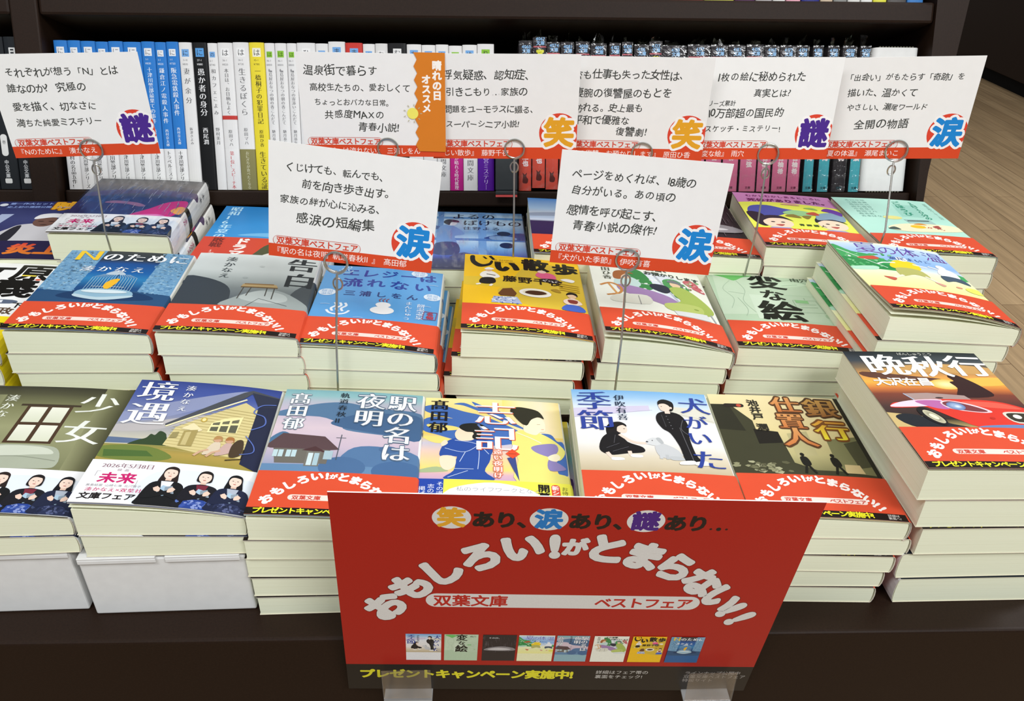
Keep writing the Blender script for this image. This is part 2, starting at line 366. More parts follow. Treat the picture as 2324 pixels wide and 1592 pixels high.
def woman(a, cx, y0, k, hair, long, coat, inner, skirt, dots):
    S = lambda p: [(cx+x*k, y0+y*k) for x, y in p]
    a.smooth(S([(-4.6, 45), (-5.9, 38), (-6.4 if long else -4.6, 25 if long else 33), (6.4 if long else 4.6, 25 if long else 33), (5.9, 38), (4.6, 45), (0, 47.6)]), hair)
    a.poly(S([(-2, 28), (2, 28), (2.4, 37), (-2.4, 37)]), '#e0c0ac')
    a.smooth(S([(-15, 0), (-16, 8), (-12, 25), (-4, 29.5), (4, 29.5), (12, 25), (16, 8), (15, 0)]), coat)
    a.poly(S([(-4.5, 29), (4.5, 29), (2, 17), (-2, 17)]), inner)
    a.poly(S([(-11, 0), (11, 0), (9, 11), (-9, 11)]), skirt)
    if dots: a.spots(40, cx-14*k, cx+14*k, y0+.5, y0+11*k, 1.5*k, dots, seed=3)
    a.ell(cx, y0+38.6*k, 4.8*k, 6.6*k, '#efd3c2', n=20)
    a.smooth(S([(-5, 40), (-4.4, 45), (0, 47), (4.6, 45), (5, 40), (4, 42.6), (-1, 44), (-4, 42.6)]), hair)
    for e in (-1.9, 1.9): a.ell(cx+e*k, y0+39.4*k, .75*k, .4*k, '#2b211f', n=8)
    a.ell(cx, y0+35.3*k, 1.3*k, .45*k, '#b0584f', n=8); a.line(S([(0, 38.6), (.4, 36.9)]), .35*k, '#cda592')
    a.poly(S([(-5, 13.5), (1, 11.5), (4.5, 22), (-2, 24)]), '#a9c4d8'); a.poly(S([(1.5, 12), (8, 15), (5, 24), (0, 22)]), '#8c9aa6')
    a.smooth(S([(-13, 12), (-12, 7.5), (2, 13), (7, 18), (5, 20), (0, 17)]), coat); a.smooth(S([(13, 12), (12, 7.5), (-1, 14), (-6, 18.5), (-4.5, 20.5), (1, 17)]), coat)
    for sx in (1, -1):
        a.smooth(S([(sx*3, 16), (sx*6.5, 17), (sx*7.5, 20), (sx*5.5, 22), (sx*3, 20)]), '#eccbb8')
        for q in range(4): a.line(S([(sx*(4+q*.9), 19.4-q*.5), (sx*(5.3+q*.8), 22.4-q*.7)]), .7*k, '#eccbb8')
def band_white():
    a = Art(); a.rect(0, 0, 130, 45, '#f1f1f2'); a.smooth([(38, 0), (40, 30), (60, 38), (90, 36), (112, 30), (112, 0)], '#e2e9f1')
    a.text('2026年5月8日', 8, 36, 5.6, '#8c6a74', MIN, sp=.96); a.text('映 画', 19, 32.6, 3, '#8c6a74'); a.text('未来', 10, 20, 11.5, '#c81f6a', BOLD, sp=1.04); a.text('「', 1, 24, 9, '#b9b3b6', THIN); a.text('」', 32, 18, 9, '#b9b3b6', THIN)
    a.text('黒島結菜 山崎七海 北川景子', 5, 16.2, 2.6, '#9a9296', sp=1); a.text('湊かなえ×双葉社', 6, 11, 4.4, '#c9356d', MIN, sp=1.05); a.text('文庫フェア', 4, 3.2, 7, '#221d1e', BOLD, sp=.98)
    woman(a, 53, 0, .86, '#2c211f', True, '#191a1c', '#e6e6ea', '#191a1c', None)
    woman(a, 75, 0, .82, '#201b1c', False, '#1d1d24', '#7a2c3c', '#2c4590', ['#5872b8', '#3c55a2', '#8b9bd0'])
    woman(a, 94, 0, .8, '#15151a', True, '#20263e', '#aeb6c4', '#2a3150', ['#3c4668', '#20263e', '#5a638a'])
    return a
def band_blue():
    a = Art(); a.rect(0, 0, 130, 45, '#f2ee55'); a.rect(0, 0, 17.5, 45, '#2446a4'); a.smooth([(18, 0), (18, 30), (40, 41), (62, 41), (84, 30), (86, 0)], '#f3f4f6')
    for i, t in enumerate(('その道に', '志の灯', '掲げて')): a.text(t, 12.6-i*6, 42-i*2.6, 5, '#f0f3fa', GOTH, vert=True)
    a.text('私のライフワークとなる', 26, 32, 5.4, '#8f8f92', THIN, sp=.98, jit=3); a.text('新シリーズです', 26, 23, 5.4, '#8f8f92', THIN, jit=3)
    a.text('開幕', 82, 43, 8.8, '#1d1a18', (.03, .03), vert=True); a.rrect(91.6, 8, 97.6, 43, 2.6, '#e2503a'); a.text('新シリーズ', 92, 42, 5, '#fbeee8', BOLD, vert=True, sp=1); a.text('お待たせ', 98.6, 41.5, 4.6, '#6a6a2c', GOTH, vert=True)
    return a
def base(c, spine='#efefec'):
    a = Art(); a.rect(0, 0, W_, H_, c); a.rect(W_, 0, 140, H_, spine); return a
def spine_marks(a, title='', c='#4a4a48', tag_c=None):
    a.ell(W_+6, 141, 2, 3, '#cfcfcc'); a.ell(W_+6, 141, 1.4, 2.4, '#efefec'); a.line([(W_+3, 100), (W_+12, 100)], 5, tag_c or '#3c4a66')
    if title: a.text(title, W_+3.5, 95, 6, c, MIN, vert=True)
def c_olive():                      # dim room, window, bed
    a = base('#6d6d4a'); a.grad(0, W_, [(0, '#4a4a35'), (50, '#7d7f5c'), (95, '#9b9c74'), (120, '#7d7e58'), (138, '#4b4a36'), (148, '#35342a')])
    a.hgrad(45, 148, [(84, '#9b9c7400'[:7]), (84.1, '#8c8d68'), (94, '#6b6b4c'), (105, '#45442f')]); a.hgrad(45, 136, [(0, '#5b5b41'), (16, '#8a8b66')])
    a.rect(36, 75, 68, 122, '#4b3626'); a.rect(31, 121.5, 73, 124, '#3f3226')
    for x in (38.6, 53.6):
        for y in (77.5, 100.5): a.grad(x, x+12, [(y, '#d9dcc4'), (y+19.5, '#efefdf')])
    a.smooth([(20, 48), (22, 68), (32, 73), (64, 73), (76, 68), (80, 52), (70, 47)], '#aab09c'); a.smooth([(24, 58), (34, 71), (64, 71), (74, 64), (60, 62)], '#cdd2c0'); a.line([(22, 57), (50, 60), (78, 56)], .8, '#8b917e', True)
    a.text('少', 70, 113, 29, '#eef0e8', MIN); a.text('女', 69, 75, 31, '#eef0e8', MIN); a.text('湊かなえ', 17, 136, 9.5, '#e8eadc', MIN, vert=True, sp=1.1)
    return a
def c_house():                      # wooden house at dusk, two children on the bench
    a = base('#8b93b0'); a.grad(0, W_, [(40, '#a8a06a'), (66, '#d2ccb2'), (84, '#a9a8a8'), (108, '#7580ad'), (130, '#4457a0'), (148, '#33458f')])
    a.smooth([(0, 92), (25, 97), (60, 118), (80, 136), (78, 141), (40, 124), (0, 104)], '#8f97bb'); a.smooth([(0, 80), (30, 84), (60, 104), (52, 104), (20, 92), (0, 88)], '#b9b4b4')
    a.poly([(0, 66), (36, 66), (36, 71), (0, 73)], '#5d7090'); a.smooth([(16, 64), (20, 70), (25, 73), (27, 78), (30, 77), (32, 82), (36, 80), (38, 76), (40, 64)], '#33462c')
    a.grad(0, W_, [(40, '#8f8a3e'), (56, '#b0974c'), (65, '#8e8a4a')]); a.smooth([(0, 62), (30, 63), (48, 52), (30, 46), (0, 50)], '#6f7f3c'); a.poly([(2, 58), (30, 58), (36, 52), (4, 50)], '#4d6a34')
    wall = [(38, 66), (41, 88), (82, 126), (92, 118), (92, 58), (60, 60)]; a.poly(wall, '#d8c98e')
    for i in range(17): y = 61+i*3.4; a.line([(39+max(0, (y-88)*1.0), y), (92, y-4+i*.12)], .45, '#b5a468')
    a.poly([(92, 122), (105, 126), (105, 45), (92, 52)], '#262b44'); a.poly([(34, 88), (80, 131), (84, 138), (105, 127), (105, 137), (84, 143), (78, 139), (33, 91)], '#4a4d55'); a.poly([(84, 140), (92, 121), (105, 124), (105, 136)], '#2c3147'); a.line([(34, 88), (82, 130)], 1.6, '#efe6b8')
    a.poly([(63, 84), (83, 86), (84, 107), (72, 103), (64, 96)], '#efe3a6')
    for i in range(3):
        a.poly([(64.5+i*6.4, 86), (69.6+i*6.4, 86.3), (69.6+i*6.4, 92+i*2), (64.5+i*6.4, 91+i*2)], '#5d5d4c'); a.poly([(65+i*6.2, 93.5+i*2), (69.6+i*6.2, 94+i*2.3), (69.6+i*6.2, 98+i*2.6), (65+i*6.2, 96+i*2.4)], '#6c6a55')
    a.ell(58, 99, 2.2, 3, '#c7a94a'); a.ell(58, 99, 1.3, 2, '#efe0a0'); a.poly([(45, 86), (52, 94), (60, 86), (58, 84)], '#e9ddb0'); a.poly([(48, 66), (57, 66), (57, 86), (48, 84)], '#a8975c'); a.poly([(49.5, 67), (53, 67), (53, 83), (49.5, 82)], '#c9b980'); a.poly([(40, 74), (45, 75), (45, 82), (41, 81)], '#9b8f5e')
    for x, cl, hc in ((70, '#d9c9b0', '#b48a55'), (78, '#c7a8a0', '#a9713f')):
        a.smooth([(x-4, 58), (x-2, 66), (x+1, 73), (x+5, 73), (x+6, 64), (x+2, 60)], cl); a.line([(x-1, 64), (x-6, 61), (x-9, 56)], 2, '#cfa98a'); a.ell(x+2.6, 76.5, 2.9, 3.2, '#cda080'); a.smooth([(x, 76), (x+1, 80.5), (x+5, 80), (x+6, 74), (x+4.4, 77)], hc)
    a.smooth([(84, 58), (83, 70), (86, 78), (90, 77), (91, 62)], '#4a3b2c'); a.line([(82, 54), (92, 57), (92, 68)], .9, '#2b241d')
    a.line([(92, 92), (100, 100), (98, 110), (90, 114), (94, 124), (104, 127)], 1, '#5a70b8', True); a.line([(90, 62), (98, 66), (97, 74), (90, 84)], .8, '#5a70b8', True)
    a.text('境', 3, 118, 28, '#f4f5f6', MIN); a.text('遇', 2, 87, 31, '#f4f5f6', MIN); a.text('湊かなえ', 35.5, 142, 7.6, '#f0f1f4', MIN, vert=True, sp=1.2)
    spine_marks(a); return a
def c_station():                    # small station under blue hills
    a = base('#8fb4bf'); a.grad(0, W_, [(40, '#6f8fb0'), (76, '#c9b7c6'), (98, '#d9c6cf'), (120, '#c3b6c9'), (132, '#b4b9c6'), (140, '#8fbabf'), (148, '#7fb0b8')])
    a.smooth([(0, 118), (14, 124), (30, 130), (48, 132), (70, 126), (105, 122), (105, 92), (80, 92), (52, 96), (46, 104), (30, 112), (0, 112)], '#57799c'); a.smooth([(40, 106), (60, 118), (84, 120), (105, 117), (105, 88), (84, 92), (62, 96), (46, 100)], '#44658c')
    a.smooth([(0, 84), (7, 92), (14, 88), (18, 80), (0, 78)], '#4d7496')
    a.smooth([(56, 72), (76, 78), (105, 70), (105, 45), (52, 45)], '#54779f'); a.ell(84, 75, 7, 4, '#4a6a92'); a.rect(0, 40, W_, 54, '#6489ad'); a.ell(54, 52, 16, 12, '#4b6d96'); a.ell(92, 50, 18, 12, '#476a95')
    a.poly([(4, 74), (44, 74), (43, 55), (8, 55)], '#6e6a62'); a.poly([(-2, 74), (8, 90), (38, 87), (50, 72), (44, 71), (2, 72)], '#5a4548'); a.poly([(24, 70), (33, 75), (42, 68)], '#4d3436'); a.rect(28, 52, 38, 69, '#77746c'); a.rect(29.4, 53, 32.8, 67, '#cfe0e2'); a.rect(33.6, 53, 37, 67, '#a9c4cc')
    for x in (1, 10): a.rect(x+4, 62, x+11, 70, '#bcd4d8'); a.line([(x+7.5, 62), (x+7.5, 70)], .5, '#6e6a62')
    a.rect(40, 60, 46, 70, '#a8c0c8'); a.line([(49, 60), (49.5, 90)], .6, '#4c5560'); a.line([(46, 86), (53, 86)], .5, '#4c5560')
    for i, ch in enumerate('駅の名は'): a.text(ch, 79-i*.4, 124-i*21, 22, '#f6f7f7', MIN, ol=(.045, '#5d7086'))
    for i, ch in enumerate('夜明'): a.text(ch, 55, 124-i*22.5, 22.5, '#f6f7f7', MIN, ol=(.045, '#5d7086'))
    a.text('軌道春秋Ⅱ', 42, 145, 7.2, '#1f2a38', MIN, vert=True, sp=1.18)
    for i, ch in enumerate('髙田郁'): a.text(ch, 5, 127-i*16.5, 16, '#f8f8f8', MIN, ol=(.045, '#6d7e8c'))
    spine_marks(a, '駅の名は夜明', tag_c='#2f4a70'); return a
def c_kimono():                     # boy in indigo and woman in pale yellow kimono
    a = base('#f0d988'); a.grad(0, W_, [(45, '#c9a8c4'), (52, '#d9b0bc'), (58, '#f2d978'), (74, '#f2c9a8'), (88, '#c8c2d0'), (100, '#f0d060'), (148, '#f4e29a')]); a.hgrad(100, 148, [(60, '#f2dd7c'), (75, '#f4dfb0'), (90, '#f2e0c0'), (105, '#f3df98')])
    bl = '#456db4'
    a.smooth([(0, 136), (12, 138), (30, 130), (42, 126), (56, 118), (74, 104), (72, 92), (46, 86), (26, 92), (12, 98), (0, 104), (0, 118), (10, 122), (22, 120), (6, 126), (0, 130)], bl); a.smooth([(22, 140), (30, 138), (44, 130), (56, 128), (40, 136), (30, 142)], bl); a.smooth([(36, 144), (46, 138), (58, 132), (66, 120), (78, 108), (60, 118), (44, 132)], bl); a.smooth([(88, 104), (96, 104), (100, 96), (105, 92), (105, 56), (98, 58), (98, 82), (92, 96)], bl)
    a.smooth([(4, 112), (22, 110), (28, 106), (14, 104), (4, 108)], '#f3dd7a'); a.smooth([(0, 96), (14, 96), (24, 90), (10, 88)], '#f3dd7a'); a.smooth([(0, 56), (12, 60), (20, 55), (0, 53)], '#a8b88a')
    ind = '#2b4f9e'; sk = '#f3ddc0'
    a.smooth([(18, 46), (24, 56), (26, 72), (28, 84), (48, 84), (50, 70), (46, 56), (52, 46)], ind); a.smooth([(15, 84), (20, 92), (30, 96), (46, 94), (52, 86), (50, 74), (40, 60), (24, 62), (26, 72), (14, 72)], ind)
    a.smooth([(14, 72), (15, 60), (20, 56), (25, 62), (24, 72)], sk); a.smooth([(15, 84), (14, 88), (17, 92), (19, 88)], sk)
    for p in ([(17, 82), (32, 78), (44, 90)], [(24, 92), (40, 88), (49, 76)], [(41, 92), (42, 76), (41, 58)], [(32, 78), (28, 66)], [(24, 58), (38, 58)], [(20, 48), (34, 56)]): a.line(p, .5, '#c9d6ee', True)
    a.smooth([(25, 104), (24, 98), (27, 92), (36, 92), (40, 98), (40, 108), (30, 110)], sk); a.smooth([(27, 108), (30, 113), (42, 114), (50, 106), (48, 104), (44, 104), (42, 94), (37, 95), (37, 102), (32, 103)], '#1d2120'); a.line([(41, 113), (46, 103)], 1.8, '#5a78b4'); a.ell(36.5, 100.5, 1.3, 2, sk)
    yk = '#e8e07c'
    a.smooth([(68, 46), (70, 70), (66, 90), (70, 106), (84, 106), (96, 98), (105, 84), (100, 72), (94, 78), (92, 60), (105, 54), (105, 45)], yk); a.smooth([(80, 86), (86, 90), (98, 92), (100, 84), (94, 76), (84, 80)], '#8d82b6'); a.smooth([(92, 72), (98, 70), (104, 62), (92, 60)], '#8d82b6'); a.smooth([(92, 76), (98, 80), (101, 76), (98, 71), (93, 72)], '#f5ebc8')
    a.smooth([(76, 114), (76, 106), (84, 102), (88, 106), (92, 108), (92, 120), (86, 126), (78, 122)], '#f6e7c8'); a.smooth([(67, 132), (70, 138), (78, 138), (88, 134), (92, 124), (88, 126), (82, 122), (78, 114), (72, 120)], '#2c2a20'); a.ell(69.5, 133, 3.4, 5, '#2c2a20'); a.line([(86, 116), (88.5, 116)], .4, '#a9906c'); a.line([(89, 109.5), (91, 109.8)], .6, '#cf8a70')
    a.line([(70, 104), (80, 98), (88, 92)], .9, '#f4efd0', True); a.poly([(62, 72), (70, 46), (68, 74)], '#3c4a86')
    for ch, y in (('志', 112), ('記', 79)): a.text(ch, 38.6, y-.8, 33, '#d9603f', MIN); a.text(ch, 37.8, y, 33, '#fdfbf6', MIN)
    a.text('髙田郁', 4, 145, 14.5, '#15171f', MINB, vert=True, sp=1.04); a.text('遠い夜明け', 52, 82, 6.6, '#fbf3ec', MIN, vert=True, sp=1.03, ol=(.11, '#dd7a5c'))
    a.poly([(61, 77), (66, 83), (71.5, 77), (66, 71.5)], '#e2502e'); a.text('一', 63, 74, 6, '#3c2018', MIN); return a
def c_dog():                        # schoolboy, kneeling girl and a white dog
    a = base('#e6e7e8'); a.grad(0, W_, [(45, '#c2b291'), (62, '#d8cdb4'), (78, '#e6e4df'), (108, '#e7e8ea'), (126, '#cfdcea'), (138, '#9cc2e2'), (148, '#7ab0e0')])
    a.poly([(0, 122), (58, 128), (58, 121), (0, 110)], '#cdc6dc'); a.poly([(70, 128), (105, 126), (105, 108), (70, 118)], '#d9d7c8'); a.line([(0, 110), (60, 122)], .4, '#a9a6b6'); a.line([(66, 122), (105, 110)], .4, '#b4b0a0')
    k = '#17171a'; sk = '#ead3c2'
    a.smooth([(23, 84), (22, 96), (26, 103), (33, 105), (37.5, 101), (36, 96), (32, 90), (29, 84)], '#1c1a1c'); a.smooth([(29.5, 99), (33, 101.5), (36.8, 99), (37.6, 95), (36, 91), (32, 91), (29.5, 94)], sk); a.smooth([(28, 102), (33, 104.5), (37.4, 101), (34, 100.6), (30.6, 98), (29.6, 93), (27.5, 95)], '#1c1a1c'); a.ell(35.4, 96, .7, .4, '#3a2c28', n=8)
    a.smooth([(15, 70), (18, 84), (25, 91), (32, 90), (36, 80), (46, 74), (46, 68), (34, 66), (22, 64)], k); a.line([(31, 89), (40, 80), (50, 79)], 2.6, sk, True); a.line([(20, 67), (23, 61), (27, 59.5)], 2.8, sk, True); a.line([(36, 69), (37, 64), (43, 63)], 2.8, sk, True); a.smooth([(23, 61), (30, 61), (31, 58.5), (23, 58)], '#f2f2f0'); a.smooth([(37, 65), (44, 64.6), (44, 62), (37, 62)], '#f2f2f0')
    for p in ([(20, 72), (30, 78)], [(24, 68), (36, 74)], [(28, 88), (26, 78)]): a.line(p, .4, '#55555a')
    dg = '#c6c8c9'
    a.smooth([(56, 80), (62, 79), (70, 73), (73, 65), (67, 61), (58, 63), (55, 70)], dg); a.smooth([(49, 79), (50.5, 83), (55, 86), (59.5, 84), (60, 79), (56, 76.5), (52, 77)], '#d2d4d4'); a.smooth([(57, 85), (60, 86), (62, 80), (59.6, 79)], '#b4b7b8'); a.line([(58, 68), (57.5, 61)], 2.4, dg); a.line([(62, 66), (62, 60.6)], 2.2, '#b9bcbd'); a.smooth([(64, 64), (72, 64), (74, 60.5), (65, 60)], '#bdc0c1'); a.ell(50, 80.6, .9, .8, '#3c3c3e', n=8); a.ell(54, 82.4, .5, .5, '#3c3c3e', n=8); a.line([(72, 66), (77, 68), (79, 72)], 1.6, dg, True)
    a.smooth([(61, 108), (63, 117), (70, 120.5), (80, 117), (84, 104), (82, 88), (83, 68), (86, 58), (75, 58), (73, 76), (69, 92), (64, 98)], k); a.line([(77, 100), (80, 60)], .5, '#606064'); a.line([(81, 110), (78, 98), (83, 90)], .5, '#606064', True); a.line([(66, 116), (67, 100)], .4, '#4a4a4e')
    for q in range(5): a.ell(69.4+q*.5, 114-q*4, .5, .5, '#77777a', n=6)
    a.smooth([(66, 127), (66, 134), (71, 137), (77, 133), (76.4, 124), (73, 121)], '#1a191b'); a.smooth([(65.6, 129), (70, 131), (73.6, 128), (73.4, 123), (70, 120.6), (66.6, 122)], sk); a.rect(69, 117.5, 73, 121.6, sk); a.ell(67.6, 127, .6, .35, '#3a2c28', n=8); a.ell(74.6, 125.4, 1, 1.5, sk, n=10)
    a.smooth([(71, 58.5), (80, 60), (80.5, 56), (70, 55)], '#f4f4f2'); a.smooth([(81, 58.5), (89, 60), (90, 55.5), (81, 55)], '#f4f4f2'); a.ell(83.4, 88, 1.4, 1.6, sk, n=10)
    blu = '#2d4296'
    a.text('季', 3, 119, 27, blu, MIN); a.text('節', 2, 92, 28, blu, MIN); a.text('伊吹有喜', 32, 141, 8.4, '#26344c', MIN, vert=True, sp=1.03)
    for ch, x, y, z in (('犬', 81, 118, 24), ('が', 81, 98, 19), ('い', 80, 78, 19), ('た', 79, 50, 24)): a.text(ch, x, y, z, blu, MIN)
    return a
def c_street():                     # city street in olive and cream, two walking silhouettes
    a = base('#d9c78e'); a.grad(0, W_, [(45, '#6a6a46'), (70, '#b9b07c'), (100, '#d8c891'), (148, '#ead9a8')]); a.poly([(0, 45), (0, 134), (15, 134), (28, 112), (28, 100), (44, 96), (46, 60), (60, 52), (105, 52), (105, 45)], '#3d3d2a'); a.poly([(0, 134), (0, 100), (20, 98), (14, 134)], '#2c2c20'); a.poly([(26, 101), (44, 98), (44, 84), (26, 82)], '#1e1c16')
    a.poly([(50, 96), (66, 100), (66, 70), (50, 66)], '#b7ae7e'); a.poly([(78, 90), (105, 96), (105, 48), (76, 52)], '#7d7c54'); a.poly([(90, 86), (105, 92), (105, 60), (92, 56)], '#4d4d36'); a.poly([(101.5, 148), (105, 148), (105, 45), (101.5, 45)], '#26241c')
    a.rrect(10, 130, 26, 135, 2.3, '#2a2420'); a.ell(22, 132.5, 2, 2, '#c2503c', n=12)
    a.spots(26, 3, 44, 48, 60, 3.2, ['#8f8e6c', '#a8a684', '#6b6a4e', '#5a5940'], .6, 5); a.poly([(80, 50), (94, 50), (93, 60), (82, 60)], '#cdb884')
    for x in (54, 76):
        a.ell(x, 70, 1.6, 2.2, '#1a1a14', n=12); a.smooth([(x-2.6, 66), (x, 68), (x+3, 66), (x+3.6, 58), (x-2, 57)], '#1a1a14'); a.line([(x, 58), (x-3, 48)], 1.9, '#1a1a14'); a.line([(x+1, 58), (x+4.5, 48)], 1.9, '#1a1a14')
    for ch, x, y, z in (('仕', 48, 124, 23), ('置', 47, 102, 22), ('人', 45, 79, 26)): a.text(ch, x, y, z, '#c9743c', MINB, ol=(.085, '#5a3820'), c2='#e0a060')
    a.text('銀', 73, 119, 27, '#8f5a2c', MINB, ol=(.08, '#4a2f1a'), c2='#c99a50'); a.text('行', 73, 89, 27, '#efe23a', MINB, ol=(.08, '#7a4a20'), c2='#d98f3a'); a.text('池井戸 潤', 29, 141, 9.4, '#2a2820', BOLD, vert=True, sp=1.0)
    return a
def c_car():                        # red sports car and a silhouette at sunset
    a = base('#5a3a30'); a.grad(0, W_, [(40, '#d8c07a'), (56, '#2e2622'), (72, '#4a3430'), (88, '#7d4030'), (95, '#c9743a'), (104, '#efb04a'), (112, '#d99a50'), (124, '#7d6a50'), (134, '#39424a'), (148, '#20282e')])
    a.smooth([(20, 122), (60, 130), (105, 126), (105, 116), (60, 118), (30, 114)], '#c79a5c'); a.smooth([(4, 118), (40, 112), (60, 108), (40, 105), (6, 110)], '#5f3c30'); a.ell(60, 101, 12, 7, '#f2b84e', c2='#fff0b0'); a.smooth([(74, 108), (105, 112), (105, 102), (80, 100)], '#efb850')
    a.smooth([(62, 84), (66, 96), (64, 104), (68, 106), (66, 112), (71, 116), (78, 110), (86, 98), (88, 86)], '#33191a'); a.poly([(0, 45), (0, 64), (30, 58), (40, 45)], '#cdb478'); a.smooth([(4, 58), (16, 62), (40, 50), (52, 45), (16, 45)], '#22262c')
    a.poly([(22, 88), (28, 78), (70, 78), (66, 86), (40, 89)], '#a9908a'); a.line([(22, 88), (28, 77)], .9, '#a8b8d0'); a.ell(46, 82.5, 3, 1, '#3a2a2a', n=12)
    a.smooth([(6, 70), (10, 76), (20, 77), (28, 80), (48, 81), (80, 80), (98, 74), (112, 62), (112, 46), (62, 46), (48, 54), (38, 64), (30, 71), (22, 70)], '#dc3a2c'); a.smooth([(6, 71), (14, 76.5), (30, 80), (46, 80), (42, 74), (34, 72), (24, 71)], '#e6d3e0'); a.smooth([(26, 78), (44, 79), (50, 74), (46, 68), (36, 70)], '#b86aa4'); a.smooth([(60, 78), (86, 77), (100, 70), (86, 70), (70, 72)], '#e8604e')
    a.smooth([(44, 77), (52, 79), (66, 74), (76, 66), (70, 64), (56, 66), (46, 70)], '#e9d0d6'); a.smooth([(45, 76), (52, 78), (64, 73), (73, 66.5), (68, 65), (56, 67), (47, 71)], '#7c3c40'); a.ell(53, 72, 6.4, 5, '#5d78a8', rot=-15, c2='#b9cbe4'); a.ell(54, 71.5, 3, 2.4, '#8aa6cc', c2='#e6eef8')
    a.smooth([(82, 62), (88, 66), (112, 64), (112, 54), (88, 52)], '#d9d4c4'); a.smooth([(84, 61), (89, 64.5), (112, 62.5), (112, 55.5), (89, 53.5)], '#3a3528'); a.ell(91, 60, 3, 2.6, '#efeede'); a.ell(102, 59.5, 3, 2.6, '#efeede'); a.ell(72, 57.5, 2, 1.5, '#c22f24', n=10)
    a.ell(30, 59, 6, 12, '#1c1a1c', rot=28); a.ell(31, 58.5, 4, 9, '#c9c4a4', rot=28, c2='#5a5648'); a.ell(31, 58.5, 2, 4, '#eee8c8', rot=28); a.smooth([(62, 48), (90, 50), (112, 48), (112, 45), (60, 45)], '#6a86b4')
    a.text('晩', 9, 112, 32, '#f8f7f2', (.03, .004)); a.text('秋', 41, 110, 32, '#f8f7f2', (.03, .004)); a.text('行', 73, 112, 32, '#f8f7f2', (.03, .004)); a.text('ばんしゅうこう', 41, 142, 4.2, '#d8d8d0', GOTH, sp=.95); a.text('大沢在昌', 7, 98, 11.3, '#f6f1ea', BOLD, sp=.96)
    return a
def c_brush():                      # white cover with large black lettering, yellow band
    a = base('#f2f2ef'); a.text('関ケ原', 6, 113, 34, '#15130f', (.032, .032), sp=.95); a.text('仁義', 26, 80, 38, '#15130f', (.032, .032), sp=.98); a.ell(96, 116, 2.4, 1.6, '#d9502c'); a.rect(80, 122, 92, 124.5, '#e8d24c'); a.smooth([(46, 74), (90, 76), (90, 69), (46, 68)], '#5a667a'); a.text('一心得', 56, 68.6, 6.6, '#eef0f4', BOLD, sp=1.6); a.text('下', 92, 62, 10, '#201c18', BOLD)
    a.text('天野忠政', 44, 50, 12.5, '#5a4634', BOLD, sp=1.1); return a
def band_yellow():
    a = Art(); a.rect(0, 0, 130, 45, '#f4dc1e'); a.text('一大決戦、ハリウッド級!', 6, 26, 8.6, '#15130f', HEAVY); a.text('戦国の武将たち', 20, 10, 9, '#15130f', BOLD); return a
def c_cage():                       # birdcage in blue water between pale curtains
    a = base('#2a5f96'); a.grad(0, W_, [(40, '#2c5a86'), (62, '#1d4674'), (75, '#1c4c80'), (92, '#2f7fb4'), (104, '#1f62a6'), (122, '#1b4f92'), (130, '#303a44'), (148, '#33383c')])
    a.smooth([(0, 45), (8, 70), (40, 66), (66, 68), (98, 72), (105, 45)], '#2a5076'); a.smooth([(18, 58), (34, 68), (76, 68), (94, 58), (70, 52), (36, 52)], '#1a3a60')
    for x0, x1, x2, x3 in ((0, 31, 26, 0), (82, 105, 105, 78)):
        a.poly([(x0 if x0 else 0, 148), (x1, 148), (x2+2 if x0 == 0 else x2, 66), (x3, 70)], '#6f9dbf'); a.spots(420, min(x0, x3)+1, max(x1, x2)-2, 68, 147, 1.5, ['#82adc9', '#5d8cb2', '#90b7d0', '#6a98bd', '#76a3c4'], .8, 11+x0)
    a.smooth([(44, 100), (52, 108), (60, 100)], '#b9c9d4'); a.smooth([(32, 60), (34, 70), (52, 73), (72, 70), (75, 60), (54, 54)], '#8eb4c8'); a.smooth([(32, 62), (50, 57), (75, 62), (74, 58), (54, 52), (33, 57)], '#b9d0d8')
    for i in range(17): t = i/16; x = 35+t*37; a.line([(x, 66), (53+(x-53)*.96, 94), (53+(x-53)*.55, 100)], .42, '#a9c8d6')
    a.ell(53, 67, 18, 3.2, '#d4e2e6'); a.line([(40, 76), (66, 76)], .8, '#b8ccd8'); a.smooth([(50, 74), (49, 82), (53, 90), (58, 88), (57, 80), (54, 72)], '#f0b82c'); a.ell(56.4, 89, 2.3, 2.6, '#f0b82c'); a.line([(55, 92), (55, 100)], .6, '#1d3454')
    a.text('N', 8, 124, 28, '#f0c832', MINB); a.text('のために', 31, 126, 18, '#f4f6f6', MINB, sp=1.03); a.text('湊かなえ', 20, 104, 12, '#f0f4f6', MIN, sp=1.16)
    spine_marks(a); return a
